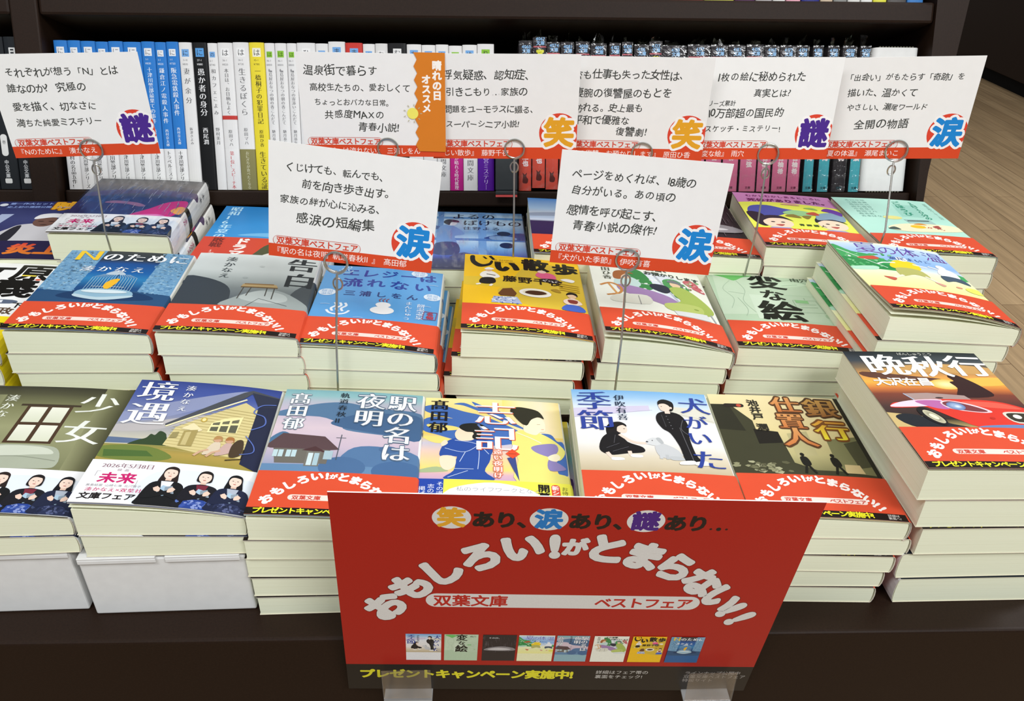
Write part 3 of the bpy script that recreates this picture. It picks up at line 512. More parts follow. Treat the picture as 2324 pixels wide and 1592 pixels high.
def c_desk():                       # school desk in grey mist
    a = base('#a9b0ad'); a.grad(0, W_, [(40, '#454c50'), (60, '#5c6468'), (80, '#7d8584'), (98, '#a8b0ad'), (114, '#cfd6d2'), (148, '#e3e9e5')])
    a.smooth([(-2, 45), (-2, 96), (14, 98), (34, 86), (42, 68), (38, 45)], '#3a4146'); a.smooth([(96, 45), (90, 74), (105, 100), (112, 96), (112, 45)], '#4a5154'); a.smooth([(40, 45), (46, 62), (66, 78), (84, 76), (105, 56), (105, 45)], '#9aa3a0'); a.smooth([(50, 62), (64, 76), (84, 72), (88, 60), (70, 54)], '#b4bcb8')
    a.line([(58, 47), (66, 62), (90, 52)], .7, '#33393c'); a.poly([(49, 88), (76, 89), (78, 84), (48, 83)], '#b39a6c'); a.poly([(48, 83), (78, 84), (78, 82), (48, 81)], '#6b5436'); a.poly([(50, 89), (74, 90), (74, 88), (50, 87)], '#8a6a42')
    for x, y in ((49, 60), (55, 66), (76, 62), (70, 67)): a.line([(x+1.5 if x < 60 else x-.5, 82), (x, y)], .9, '#4c4a44')
    a.ell(58, 124, 2.2, 1.6, '#c9d0cc'); a.ell(48, 100, 2.2, 1.6, '#a6aeab')
    a.text('告', 78, 118, 27, '#2a2f32', MINB); a.text('白', 79, 86, 29, '#2a2f32', MINB); a.text('湊かなえ', 25, 141, 10, '#4a5254', MIN, vert=True, sp=1.12); spine_marks(a); return a
def c_spring():                     # sky blue hot-spring cover
    a = base('#5fa6e0'); nv = '#22409a'
    a.text('エレジーは', 15, 126, 16.5, nv, BOLD, sp=1.04, jit=5); a.text('流れない', 18, 106, 17.5, nv, BOLD, sp=1.18, jit=5); a.text('三浦しをん', 22, 88, 10.5, '#27407c', BOLD, sp=1.28)
    def onsen(cx, cy, k, c):
        a.line([(cx-9*k, cy+2*k), (cx-6*k, cy-3*k), (cx, cy-5*k), (cx+6*k, cy-3*k), (cx+9*k, cy+2*k)], 2*k, c, True)
        for d in (-4, 0, 4): a.line([(cx+d*k, cy), (cx+(d-1.6)*k, cy+5*k), (cx+(d+1.6)*k, cy+10*k), (cx+d*k, cy+15*k)], 2*k, c, True)
    onsen(22, 58, 1.05, '#eef5fb'); onsen(18, 137, .7, '#a9d0f0')
    for x, y in ((8, 93), (98, 97), (84, 141)): a.ell(x, y, 7.4, 6.4, '#e4f0fa'); a.text('餅湯', x-5, y, 5, '#8fb4dc', MIN); a.text('温泉', x-5, y-5, 5, '#8fb4dc', MIN)
    a.ell(58, 64, 10, 7, '#f6f6f4'); a.ell(58, 74, 6.4, 5, '#f6f6f4')
    for d in (-3, 0, 3): a.line([(58+d, 80), (57+d, 83), (59+d, 86)], .9, '#9a4a4a', True)
    a.text('餅湯温泉', 86, 82, 7.2, '#e6f1fb', MIN, vert=True); a.text('まんじゅう', 76, 84, 6.4, '#e6f1fb', MIN, vert=True, sp=1.08)
    for p in ([(92, 55), (103, 56)], [(103, 56), (104, 69)], [(104, 69), (93, 69)], [(93, 69), (92, 55)]): a.line(p, .9, '#8c5a80')
    a.text('名', 95, 62, 6.4, '#c23a4a', BOLD); a.text('物', 95, 55.6, 6.4, '#c23a4a', BOLD)
    for x, y in ((94, 78), (10, 70), (98, 120), (40, 48)): a.line([(x-4, y), (x, y+.8), (x+4, y)], .5, '#cfe4f6')
    spine_marks(a, 'エレジーは流れない', '#3b5aa4', '#2f5fae'); return a
def c_walk():                       # yellow cover with little figures and a plate of curry
    a = base('#f3c21e', '#f3c21e'); a.smooth([(56, 128), (80, 136), (105, 128), (105, 48), (60, 48), (30, 70), (40, 92)], '#d9b93c'); a.smooth([(-4, 98), (20, 100), (60, 92), (40, 82), (-4, 84)], '#e0bf36')
    a.smooth([(5, 144), (9, 145), (10, 134), (16, 127), (22, 130), (24, 136), (26, 134), (23, 125), (13, 121), (6, 130)], '#1b1812'); a.line([(23, 146), (27, 138)], 3, '#1b1812'); a.line([(17, 144), (20, 139)], 2.2, '#1b1812')
    a.text('い', 26, 113, 24, '#1b1812', (.08, .08)); a.text('散', 52, 120, 25, '#1b1812', HEAVY); a.text('歩', 80, 118, 24, '#1b1812', HEAVY); a.text('JII SAMPO', 27, 136, 3.6, '#b08a2a', BOLD, sp=1.05); a.text('CHIYA FUJINO', 27, 132.5, 2.8, '#b08a2a', BOLD)
    a.text('藤野千夜', 34, 92, 13, '#2a2212', BOLD, sp=1.05, jit=3)
    a.smooth([(14, 104), (18, 112), (26, 112), (32, 102), (26, 98), (18, 98)], '#f1ede2'); a.ell(22, 115, 3, 3.4, '#dcb48c'); a.smooth([(18, 116), (22, 121), (27, 117)], '#f4f2ea'); a.smooth([(16, 98), (26, 99), (28, 90), (22, 86), (14, 88)], '#211d18'); a.line([(15, 86), (11, 84)], 2.4, '#f1ede2'); a.line([(25, 86), (23, 82)], 2.4, '#f1ede2'); a.line([(20, 106), (28, 104)], 1.2, '#4a3520')
    a.smooth([(64, 110), (68, 118), (80, 116), (82, 106), (72, 104)], '#e0618a'); a.ell(70, 119, 4, 3, '#e9c9b8'); a.smooth([(68, 104), (82, 106), (86, 99), (72, 98)], '#2c2426'); a.spots(20, 70, 84, 99, 105, .8, ['#f0f0f0'], seed=9)
    a.ell(62, 74, 14, 8.4, '#f4f1e6'); a.ell(62, 74.5, 11, 6, '#e9e2c8'); a.smooth([(53, 74), (58, 78), (68, 78), (72, 74), (64, 70), (56, 71)], '#4a2c18'); a.smooth([(76, 84), (82, 86), (85, 80), (80, 80)], '#a8862c')
    a.poly([(30, 68), (34, 78), (42, 80), (46, 70), (44, 64), (32, 64)], '#6a4222'); a.poly([(24, 50), (26, 62), (46, 63), (50, 50)], '#a9b4d0'); a.spots(40, 25, 48, 50, 62, 1.1, ['#5d70a8', '#e0e6f0'], seed=8)
    a.ell(94, 76, 4, 5, '#e6c19c'); a.smooth([(89, 77), (92, 83), (98, 82), (99, 76), (95, 79)], '#1f1c18'); a.smooth([(86, 66), (92, 71), (98, 70), (102, 62), (94, 58), (87, 60)], '#f0d8c4'); a.smooth([(90, 68), (98, 68), (97, 62), (91, 62)], '#8a3c34'); a.smooth([(84, 48), (88, 58), (100, 58), (103, 48)], '#4566c0'); a.smooth([(86, 106), (92, 110), (99, 108), (96, 103)], '#f4f2e8')
    for i in range(4): a.line([(84, 98-i*4), (102, 97-i*4)], 1.4, '#d0a828')
    return a
def c_window():                     # pale cover, two people by a round window
    a = base('#eef0e2'); a.smooth([(34, 78), (34, 112), (46, 128), (66, 132), (84, 122), (88, 96), (80, 76)], '#dfe6ee'); a.smooth([(30, 140), (48, 132), (56, 104), (50, 92), (40, 98), (34, 116)], '#3f8a4c'); a.smooth([(66, 118), (78, 124), (88, 112), (88, 86), (74, 84), (68, 98)], '#4f9a58'); a.spots(46, 38, 86, 90, 128, 1.5, ['#f4f6ee', '#dfeadf'], seed=6)
    a.line([(58, 132), (76, 70)], 2.4, '#b9bdc4'); a.line([(36, 106), (86, 100)], .9, '#c9ccd0'); a.smooth([(52, 104), (58, 108), (68, 106), (70, 96), (64, 90), (54, 96)], '#2c3040')
    a.smooth([(20, 98), (22, 112), (30, 118), (40, 114), (44, 102), (36, 94)], '#c4dcd6'); a.ell(31, 118, 5.4, 6, '#eac9a8'); a.smooth([(20, 112), (22, 126), (32, 130), (40, 124), (34, 124), (28, 118), (26, 110)], '#a8683c'); a.smooth([(22, 98), (40, 96), (66, 84), (76, 68), (66, 62), (40, 76), (24, 84)], '#a283b0')
    a.line([(6, 94), (16, 100), (24, 92), (22, 80), (10, 74)], 2.6, '#c98a4c', True); a.line([(14, 98), (20, 76)], 2, '#d9a05c', True); a.smooth([(18, 76), (46, 80), (46, 62), (14, 62)], '#dcdccc'); a.line([(26, 78), (24, 60)], 1, '#9a9a94'); a.line([(38, 78), (38, 60)], 1, '#9a9a94')
    a.ell(77, 112, 5, 6.4, '#eac9a4'); a.smooth([(70, 116), (76, 122), (84, 116), (84, 108), (80, 114)], '#74787c'); a.smooth([(70, 102), (78, 108), (88, 104), (100, 84), (104, 66), (92, 56), (70, 58), (62, 66), (76, 78), (72, 90)], '#a9bd5c'); a.smooth([(60, 68), (78, 74), (94, 72), (90, 56), (64, 56)], '#bccb70'); a.ell(88, 66, 2.4, 1.4, '#8fa348')
    a.smooth([(86, 122), (94, 128), (100, 120), (104, 104), (94, 110)], '#c8636c'); a.spots(20, 86, 103, 106, 128, 1.8, ['#d98a90', '#f4eee4', '#7fae74', '#b8404c'], seed=12); a.line([(92, 60), (90, 48)], 1.4, '#aab0b4'); a.line([(100, 62), (102, 48)], 1.4, '#aab0b4'); a.poly([(66, 56), (96, 60), (98, 48), (68, 48)], '#dfe3e2')
    a.text('原田ひ香', 10, 143, 8.6, '#4a5040', MIN, vert=True, sp=1.04); a.text('その復讐、', 34, 136, 9, '#37433a', BOLD, jit=3); a.text('お預かりします', 50, 126, 7.6, '#37433a', BOLD, jit=3); return a
def c_sketch():                     # pale green cover, drawings, heavy brush title
    a = base('#b7cfb0', '#a9c6a4'); a.poly([(6, 142), (56, 144), (52, 62), (0, 58)], '#c6d9be'); a.poly([(54, 146), (103, 146), (103, 104), (56, 102)], '#c0d5b9'); a.poly([(58, 100), (102, 102), (104, 50), (60, 52)], '#bdd2b6'); a.poly([(32, 100), (60, 98), (58, 52), (30, 52)], '#cfe0c8'); a.smooth([(3, 142), (12, 146), (30, 145), (44, 140), (34, 136), (24, 128), (16, 134)], '#6fbf68')
    for p in ([(20, 128), (10, 110), (16, 90), (10, 70)], [(26, 128), (30, 108), (24, 86), (30, 64)], [(14, 104), (28, 100)], [(20, 92), (24, 70), (20, 56)]): a.line(p, .5, '#a3baa0', True)
    for p in ([(64, 130), (80, 136), (96, 128)], [(68, 122), (84, 126)], [(70, 92), (92, 94), (94, 70), (70, 68), (70, 92)], [(74, 84), (90, 86)], [(74, 78), (90, 80)], [(82, 94), (82, 98)]): a.line(p, .5, '#93b08f')
    a.rect(72, 87, 84, 93, '#8fc488'); a.ell(95, 64, 3, 4, '#a8c4a0')
    a.text('変', 36, 112, 36, '#141712', (.042, .016)); a.text('な', 42, 88, 24, '#141712', (.038, .012)); a.text('絵', 34, 49, 40, '#141712', (.042, .016)); a.text('雨穴', 79, 132, 9.6, '#3a4a38', MIN, sp=1.0); return a
def c_summer():                     # watercolour children under a summer sky
    a = base('#f0f0c6', '#f0ecd0'); a.grad(0, W_, [(45, '#f2ee9a'), (68, '#eef0b0'), (86, '#f3f3d0'), (94, '#cfe0f0'), (106, '#8fb6e6'), (130, '#a8c8ee'), (142, '#c9dcf0'), (148, '#f2f0c4')])
    a.smooth([(0, 138), (14, 124), (30, 118), (48, 98), (60, 88), (50, 84), (20, 86), (0, 90)], '#3fa058'); a.smooth([(0, 110), (20, 106), (44, 92), (30, 86), (0, 86)], '#2b8a48'); a.smooth([(82, 88), (94, 96), (105, 94), (105, 84), (88, 82)], '#4aa562'); a.spots(60, 2, 50, 90, 122, 2, ['#55b06a', '#2f9450', '#79c284'], 1, 14); a.line([(2, 128), (34, 90)], .9, '#eef4ee'); a.ell(8, 112, 1.4, 1.6, '#eef0ea'); a.smooth([(14, 110), (30, 116), (34, 110), (22, 107)], '#c9523c'); a.smooth([(0, 88), (24, 92), (22, 84), (2, 82)], '#b4dfc4')
    a.smooth([(38, 96), (48, 110), (64, 108), (66, 94), (54, 88), (42, 90)], '#f2d32c'); a.ell(56, 114, 5, 5, '#f3f4f2'); a.line([(46, 104), (34, 102), (28, 98)], 2, '#f3f3ee'); a.line([(62, 104), (74, 100)], 2, '#f3f3ee'); a.smooth([(42, 92), (62, 92), (66, 76), (54, 80), (40, 74)], '#b9b86a'); a.line([(42, 76), (30, 68)], 3, '#e8e4cc'); a.smooth([(22, 70), (32, 68), (28, 62)], '#c9604c'); a.line([(62, 78), (70, 66)], 2.6, '#efe9d4'); a.smooth([(66, 68), (74, 64), (70, 60)], '#d9a08c')
    a.smooth([(80, 92), (88, 104), (98, 100), (98, 86), (84, 84)], '#eef0f2'); a.ell(89, 106, 4.4, 4.8, '#f4f4f2'); a.line([(86, 99), (76, 104)], 2, '#f2f2ee'); a.smooth([(80, 86), (98, 86), (102, 74), (90, 78), (80, 74)], '#4a5a6a'); a.ell(86, 64, 3, 1.8, '#e0987c'); a.ell(100, 62, 9, 6, '#e6e46a')
    for x, z, ch in ((18, 27, '夏'), (40, 20, 'の'), (58, 22, '体'), (82, 22, '温')): a.text(ch, x, 122 if x < 80 else 119, z, '#8a3f94', THIN, c2='#3f4fb4')
    a.text('瀬尾まいこ', 44, 111, 7.4, '#4a66a4', MIN, sp=1.1); return a
def c_cap():                        # man in a white cap on a navy cover
    a = base('#26284c'); a.grad(0, W_, [(0, '#2a2440'), (40, '#33335f'), (100, '#3c4170'), (148, '#2b2f60')]); a.poly([(2, 60), (14, 112), (26, 112), (16, 60)], '#a9b4d0'); a.smooth([(22, 40), (34, 72), (44, 84), (72, 86), (92, 70), (96, 40)], '#c9c6c8'); a.smooth([(32, 40), (36, 72), (44, 80), (44, 40)], '#2a2830'); a.ell(62, 92, 11, 14, '#6f4f44'); a.smooth([(50, 98), (52, 110), (64, 114), (78, 110), (80, 100), (66, 103)], '#e6e4e4'); a.ell(58, 92, 3, 1, '#33241f'); a.ell(68, 92, 3, 1, '#33241f'); a.ell(63, 83, 3.4, 1, '#3c2822')
    a.text('映画', 56, 122, 26, '#eaaa2c', HEAVY, ol=(.09, '#7a4a10')); a.text('第一作大ヒット', 12, 138, 6.2, '#8ea4dc', BOLD); a.text('史上初の連続公開、ハンパない', 12, 129, 5.4, '#8ea4dc', BOLD); a.rect(0, 0, W_, 42, '#2a2348'); a.text('炎上', 50, 10, 26, '#e8862c', HEAVY, c2='#e04838'); a.ell(7, 138, 4, 4, '#dfe2ea'); return a
def c_rain():                       # dark wet street with a magenta shape
    a = base('#2a2a38', '#eceae6'); a.grad(0, W_, [(30, '#1f2a4e'), (70, '#3a3460'), (92, '#30365e'), (108, '#5e5656'), (130, '#6a625e'), (148, '#4c4a4a')]); a.smooth([(0, 100), (14, 112), (60, 118), (105, 112), (105, 98), (50, 106), (10, 96)], '#5a4a68'); a.smooth([(58, 45), (72, 66), (84, 84), (100, 90), (104, 76), (100, 60), (92, 46)], '#d61f74'); a.smooth([(64, 48), (82, 52), (92, 46), (80, 42)], '#e879b4'); a.smooth([(92, 62), (98, 74), (104, 70), (102, 54)], '#f2a83c'); a.smooth([(26, 78), (34, 84), (56, 80), (66, 72), (60, 70), (46, 76)], '#a06a86')
    rg = random.Random(5)
    for i in range(46): x = rg.uniform(2, 100); y = rg.uniform(58, 125); a.line([(x, y), (x+rg.uniform(-.4, .8), y-rg.uniform(6, 16))], .5, rg.choice(['#8f8fa8', '#6d6c86', '#a9a8b8']))
    a.rect(W_, 62, 140, 72, '#211d1c'); a.text('未来', W_+4, 128, 7, '#6a6a70', MIN, vert=True, sp=1.6); a.text('湊かなえ', W_+4, 58, 6, '#c2567c', MIN, vert=True); return a
def c_summer16():                   # bright blue cover
    a = base('#2c86c8', '#e6ecf0'); a.grad(0, W_, [(40, '#3f97d4'), (100, '#2f8acb'), (148, '#2a80c4')]); a.smooth([(30, 70), (60, 78), (100, 72), (100, 64), (60, 68)], '#6fb4e0'); a.text('昭和16年夏の敗戦', 7, 146, 12.4, '#b9e2f4', MINB, vert=True, sp=.98); return a
def band_drama():
    a = Art(); a.rect(0, 0, 130, 62, '#cf4630'); a.smooth([(56, 0), (58, 30), (70, 52), (105, 60), (105, 0)], '#4c5036'); a.smooth([(64, 20), (76, 30), (92, 26), (96, 14), (70, 8)], '#d8d6cc'); a.text('ドラマ化', 32, 60, 15, '#f6efe8', HEAVY, vert=True, sp=.95); a.text('敗戦', 10, 60, 12, '#7a2a20', BOLD, vert=True); a.text('猪瀬直樹', 14, 30, 6, '#f0c8bc', MIN, vert=True); return a
def c_night():                      # blue photographic cover, figure at a desk
    a = base('#3f72b0', '#2a4478'); a.grad(0, W_, [(0, '#1c2450'), (22, '#20306a'), (30, '#2c4cae'), (52, '#7eaee0'), (70, '#b6d4ee'), (92, '#6f9fd2'), (112, '#a9c8e2'), (136, '#b4cfe4'), (148, '#5d8fc4')]); a.rect(0, 128, W_, 134, '#5d8fc4'); a.rect(16, 60, 22, 148, '#5a88c0'); a.rect(58, 20, 66, 148, '#6f9fd4'); a.rect(0, 70, W_, 76, '#4f7fbe'); a.smooth([(0, 90), (20, 104), (0, 112)], '#3a5a94'); a.smooth([(64, 76), (80, 88), (105, 92), (105, 74)], '#31508c')
    a.smooth([(16, 82), (18, 104), (26, 112), (36, 104), (44, 88), (40, 84), (34, 80), (36, 60), (18, 60)], '#6a94cc'); a.ell(30, 116, 6, 7, '#e3eaf2'); a.smooth([(22, 118), (26, 126), (36, 124), (38, 118), (30, 118), (28, 110)], '#1d2436'); a.smooth([(16, 62), (36, 64), (38, 36), (14, 36)], '#1f3670'); a.ell(84, 90, 7, 6, '#22304e'); a.smooth([(70, 82), (84, 84), (96, 80), (94, 74), (72, 74)], '#7d9cc4'); a.ell(86, 60, 7, 7, '#1e2c54')
    a.smooth([(30, 26), (44, 40), (60, 26)], '#24366e'); a.text('よるの', 30, 128, 15, '#232b38', MIN, sp=1.05); a.text('ばけもの', 42, 110, 15.5, '#232b38', MIN, sp=1.0); a.text('住野よる', 42, 98, 9, '#3a4660', MIN, sp=1.1); return a
def c_sea():                        # sky and dark sea photograph
    a = base('#8fb2d4', '#e8e8e6'); a.grad(0, W_, [(40, '#241c46'), (82, '#2f2852'), (86, '#c9d4e4'), (94, '#a8bcd4'), (104, '#bcc6d0'), (118, '#9fc2e0'), (148, '#3f7fc0')]); a.text('さよなら、', 40, 136, 8, '#2c60a8', MIN, sp=1.2); a.text('海へ', 48, 122, 8, '#2c60a8', MIN, sp=1.4); a.smooth([(0, 104), (40, 108), (105, 100), (105, 94), (40, 98), (0, 96)], '#8d9cb0'); return a
def c_stage():                      # black and silver stage picture
    a = base('#2c2628', '#d9d5c4'); rg = random.Random(4)
    for i in range(60): x = rg.uniform(0, 104); y = rg.uniform(60, 146); a.line([(x, y), (x, y-rg.uniform(8, 26))], .8, rg.choice(['#4a4246', '#5c5458', '#3a3336', '#6d6468']))
    a.smooth([(6, 62), (20, 76), (60, 84), (96, 76), (102, 62), (60, 58)], '#8a8688'); a.smooth([(16, 66), (50, 76), (90, 68), (60, 62)], '#c9c6c6'); a.text('その日、', 18, 126, 10, '#d9d6d6', MIN, vert=False); return a
def c_pink():                       # pink and yellow folk-tale cover
    a = base('#c885b6', '#dcd8c4'); a.poly([(0, 118), (40, 121), (105, 112), (105, 45), (0, 45)], '#e6ea58'); a.smooth([(0, 118), (40, 122), (105, 114), (105, 108), (60, 115), (0, 112)], '#e6ea58'); mg = '#6a1f58'
    a.text('むかしむかしあるところに', 12, 136, 6.6, mg, BOLD, sp=1.04); a.text('死体がありました。', 11, 122, 9.6, mg, HEAVY, sp=1.03)
    a.smooth([(4, 90), (10, 108), (28, 112), (44, 104), (60, 98), (46, 94), (36, 84), (10, 74)], '#4a55a4'); a.smooth([(2, 90), (6, 60), (14, 52), (20, 64), (16, 88)], '#26222e')
    for cx, cy in ((28, 62), (84, 64)):
        a.ell(cx, cy, 15, 14, '#f2d8bc'); a.smooth([(cx-16, cy+4), (cx-12, cy+18), (cx+6, cy+20), (cx+17, cy+6), (cx+8, cy+12), (cx-6, cy+12)], '#2b2834'); a.ell(cx-5, cy+2, 2.2, 1.4, '#33262a'); a.ell(cx+5, cy+2, 2.2, 1.4, '#33262a'); a.smooth([(cx-4, cy-5), (cx+5, cy-4), (cx+1, cy-9)], '#b85048'); a.poly([(cx-16, 44), (cx+14, 44), (cx+8, 50), (cx-10, 50)], '#98a0d0')
    a.smooth([(72, 76), (76, 92), (94, 100), (104, 92), (100, 76), (88, 80)], '#8aa4b8'); a.smooth([(84, 104), (92, 112), (104, 104), (102, 92), (92, 100)], '#6a3a9c'); a.smooth([(40, 92), (52, 100), (66, 98), (74, 90), (60, 84), (46, 86)], '#9ac88c'); a.smooth([(40, 82), (50, 88), (56, 78)], '#8f7a3a'); a.smooth([(58, 84), (68, 86), (62, 76)], '#8f7a3a'); a.smooth([(64, 92), (74, 98), (78, 90), (70, 88)], '#c2503c'); a.smooth([(44, 116), (56, 120), (64, 114)], '#d9a08c'); a.smooth([(66, 108), (76, 110), (80, 104)], '#8fbf5c')
    a.text('青柳碧人', 48, 56, 5.6, '#3c4a2c', BOLD, sp=1.3); return a
def c_mint():                       # mint cover with a plate drawing
    a = base('#b4e2d0', '#c9e6d8'); a.poly([(60, 132), (84, 132), (80, 96), (56, 96)], '#a2d6c4')
    for i, t in enumerate(('赤川次郎', '江國香織', '角田光代', '田丸雅智', '中島京子', '原田マハ', '森浩美', '吉本ばなな')): a.text(t, 12, 138-i*6.6, 5.2, '#7faea0', MIN, sp=1.08)
    for t, x in (('ごほうび', 62, ), ('１日１０分の', 80,)): a.text(t, x, 142, 10 if x == 62 else 8, '#3f9a7c', BOLD, vert=True, sp=1.08)
    a.text('双葉文庫ルーキー大賞', 97, 140, 4.6, '#9ac4b4', MIN, vert=True); a.ell(44, 92, 10, 5, '#e8e08c'); a.poly([(54, 88), (82, 90), (84, 78), (56, 76)], '#a4c4bc'); a.line([(56, 84), (80, 86)], 2.2, '#33403c'); a.smooth([(28, 66), (52, 76), (100, 76), (104, 62), (60, 54), (34, 56)], '#eae6c0'); a.ell(60, 68, 8, 4.4, '#f0c030'); a.smooth([(58, 74), (66, 78), (72, 74)], '#d98a2c'); a.smooth([(76, 70), (84, 74), (82, 64)], '#a8524a'); a.smooth([(26, 60), (34, 66), (38, 58)], '#4a5a54'); a.spots(14, 66, 92, 60, 70, .9, ['#8a5a3a', '#c2503c'], seed=3); return a
def c_teal():
    a = base('#4f8f9c', '#c9d4d4'); a.grad(0, W_, [(45, '#8f6f9c'), (70, '#b9a4c0'), (100, '#6aa6ac'), (148, '#d9c02c')]); a.smooth([(86, 46), (92, 70), (104, 74), (100, 48)], '#4a2c6c'); return a
# ------------------------------------------------------------------ the setting
fl = MD(); fl.box(-3, 6, -2, 9, -.67, -.65); fo = obj('floor', fl.mesh('floor', FLOOR)); tag(fo, kind='structure')
LEAN = R(-20.5)
# far cabinet across the aisle
far = thing('tall_cabinet', 'tall dark brown cabinet across the wooden floor, beyond the shelf end', 'cabinet', (2.88, 4.9, -.65))
m = MD(); m.box(0, .5, -2.4, 2.4, .07, 2.3); bevel(obj('body', m.mesh('body', BROWN), far), .004)
m = MD(); m.box(.03, .48, -2.36, 2.36, 0, .07); obj('kick_plinth', m.mesh('kick_plinth', BLACKIN), far)
# slanted bookcase behind the table; local axes: x along, y into the shelf, z up the lean
bc = thing('bookcase', 'dark brown slanted bookcase behind the display table, filled with upright paperbacks', 'bookcase', (0, .881, .1295), (LEAN, 0, 0))
def bpart(name, boxes, material=BROWN, bv=.002):
    m = MD()
    for b in boxes: m.box(*b)
    o = obj(name, m.mesh(name, material), bc)
    if bv: bevel(o, bv)
    return o
bpart('shelf_board', [(-.4485, .469, -.0012, .17, -.017, -.0005)]); bpart('shelf_board', [(-.4485, .4685, -.012, .17, .1705, .1915)], bv=.003)
bpart('shelf_board', [(-.95, -.477, -.0012, .17, -.017, -.0005)]); bpart('shelf_board', [(-.95, -.477, -.012, .17, .1705, .1915)], bv=.003)
bpart('side_panel', [(-.4765, -.449, -.014, .172, -.017, .5)])
m = MD(); y0, y1 = -.014, .172
P = [(.4695, -.017), (.469, .5), (.545, .5), (.4795, .02), (.4775, -.017)]
m.add([(x, y0, z) for x, z in P]+[(x, y1, z) for x, z in P], [(0, 4, 3, 2, 1), (5, 6, 7, 8, 9)]+[(i, i+5, (i+1) % 5+5, (i+1) % 5) for i in range(5)][::1], '#ffffff'); obj('side_panel', m.mesh('side_panel', BROWN), bc)
bpart('back_panel', [(-.95, .469, .172, .18, -.017, .5)], BLACKIN, 0)
bci = (Matrix.Translation((0, .881, .1295)) @ Matrix.Rotation(LEAN, 4, 'X')).inverted()
m = MD(); m.box(-.95, .474, .886, 1.02, -.65, .055, xf=bci); m.box(-.95, .474, .886, .9, .055, .108, xf=bci); obj('plinth', m.mesh('plinth', BLACKIN), bc)
# display table with a raised step at the back
tb = thing('display_table', 'dark brown display table carrying the rows of stacked paperbacks', 'table', (0, .378, -.65))
TX = .442
m = MD(); m.box(-1.2, TX, 0, .5, .45, .65); bevel(obj('tabletop', m.mesh('tabletop', BROWN), tb), .0025, 3)
m = MD(); m.box(-1.2, TX-.01, .01, .49, .0, .45); obj('front_panel', m.mesh('front_panel', BROWN), tb)
m = MD(); m.box(-1.2, .44, .574, .874, .0002, .045); st_ = obj('display_riser', m.mesh('display_riser', BROWN)); bevel(st_, .002); tag(st_, 'low dark brown riser under the middle and back rows of stacks', 'riser')
STEP = .0452
# ------------------------------------------------------------------ paperbacks lying in stacks
def lying_grid(tL, tR, puff, lift, bulge=2.0):
    S = [0, .1, .2, .3, .4, .5, .6, .68, .76, .83, .89, .94, .975, 1.0]; V = [0, 6, 13, 22, 33, 45, 62, 85, 115, 148] if (puff or lift) else [0, 45, 148]
    prof = [(-52.5+105*s, tL+(tR-tL)*s, 1-s**2.5, 0, 1, 105*s) for s in S]; u = 105; px, pz = 52.5, tR
    for k in range(1, 7):
        a = R(90-30*k); x, z = 52.5+bulge*math.cos(a), tR/2+tR/2*math.sin(a); u += math.hypot(x-px, z-pz); prof.append((x, z, 0, math.cos(a), math.sin(a), u)); px, pz = x, z
    prof += [(0, 0, 0, 0, -1, u+52.5), (-52.5, 0, 0, 0, -1, u+105)]
    P = []; N = []
    for i, (x, z, pf, nx, nz, uu) in enumerate(prof):
        if i < len(S):
            s = S[i]; sl = (tR-tL)/105-puff*2.5*s**1.5/105; n = Vector((-sl, 0, 1)).normalized()
        else: n = Vector((nx, 0, nz))
        N.append(n); P.append([Vector((x, -74+v, z+pf*(puff+lift*(1-v/148)**2))) for v in V])
    return Grid([p[5] for p in prof], V, P, N), u
def page_mesh(tL, tR, puff, lift):
    g, _ = lying_grid(tL, tR, puff*.45, lift*.3, 1.2); m = MD(); n = 20; top = []
    for j in (0, 2, 3, 5, 7, len(g.vs)-1) if len(g.vs) > 3 else (0, 2):
        row = []
        for i in range(n):
            p = g.P[i][j].copy(); p.z = max(.35, min(p.z-.45, 1e3)) if i < 14 else max(.35, min(p.z, tR-.4)); p.x = max(-51.9, p.x-.35); p.y = max(-73.5, min(73.5, p.y)); row.append(p*.001)
        row.append(Vector((-51.9, row[0].y*1000, .35))*.001); top.append(row)
    k = n+1; v = [q for r in top for q in r]; f = []
    for j in range(len(top)-1):
        for i in range(k): f.append((j*k+i, j*k+(i+1) % k, (j+1)*k+(i+1) % k, (j+1)*k+i))
    f.append(tuple(range(k))[::-1]); f.append(tuple((len(top)-1)*k+i for i in range(k))); m.add(v, f, '#e6e3c8'); return m.mesh('page_block', PAGES)
def make_set(cov, band, bh, tL, tR, puff, lift, gloss=False, leaf=False, bl=.95):
    g, us = lying_grid(tL, tR, puff, lift); art = cov(); sp = art.items[1][2][0]; s = {}
    s['page_block'] = page_mesh(tL, tR, puff, lift)
    m = MD(); g.shell(m, .3, lambda u: art.items[0][2][0] if u < 104.9 else sp, '#e9e2cc'); g.wrap(m, art, lift=.06+.02*(puff+lift), u1=us); s['cover'] = m.mesh('cover', GLOSS if gloss else PRINT)
    if band:
        b = band(); c0 = b.items[0][2][0]; m = MD(); g.shell(m, .2, c0, '#efe6d8', lift=bl+.02*(puff+lift), u1=us, v1=bh); g.wrap(m, b, lift=bl+.08+.04*(puff+lift) if bl > .5 else bl+.02, step=.012 if bl > .5 else .002, u1=us, v1=bh); s['paper_band'] = m.mesh('paper_band', PRINT)
    if leaf:
        q, _ = lying_grid(tL, tR, puff*.72, lift*.6); m = MD(); q.shell(m, .15, '#f0ead8', '#f0ead8', lift=-.3, u1=100); s['flyleaf'] = m.mesh('flyleaf', PAGES)
    return s
def place(meshes, label, loc, rot, group, desc=None):
    o = thing('paperback_book', label, 'book', loc, rot, group)
    for k, me in meshes.items(): obj(k, me, o)
    return o
ORD = ['', 'top', 'second', 'third', 'fourth', 'fifth', 'sixth', 'seventh', 'eighth']
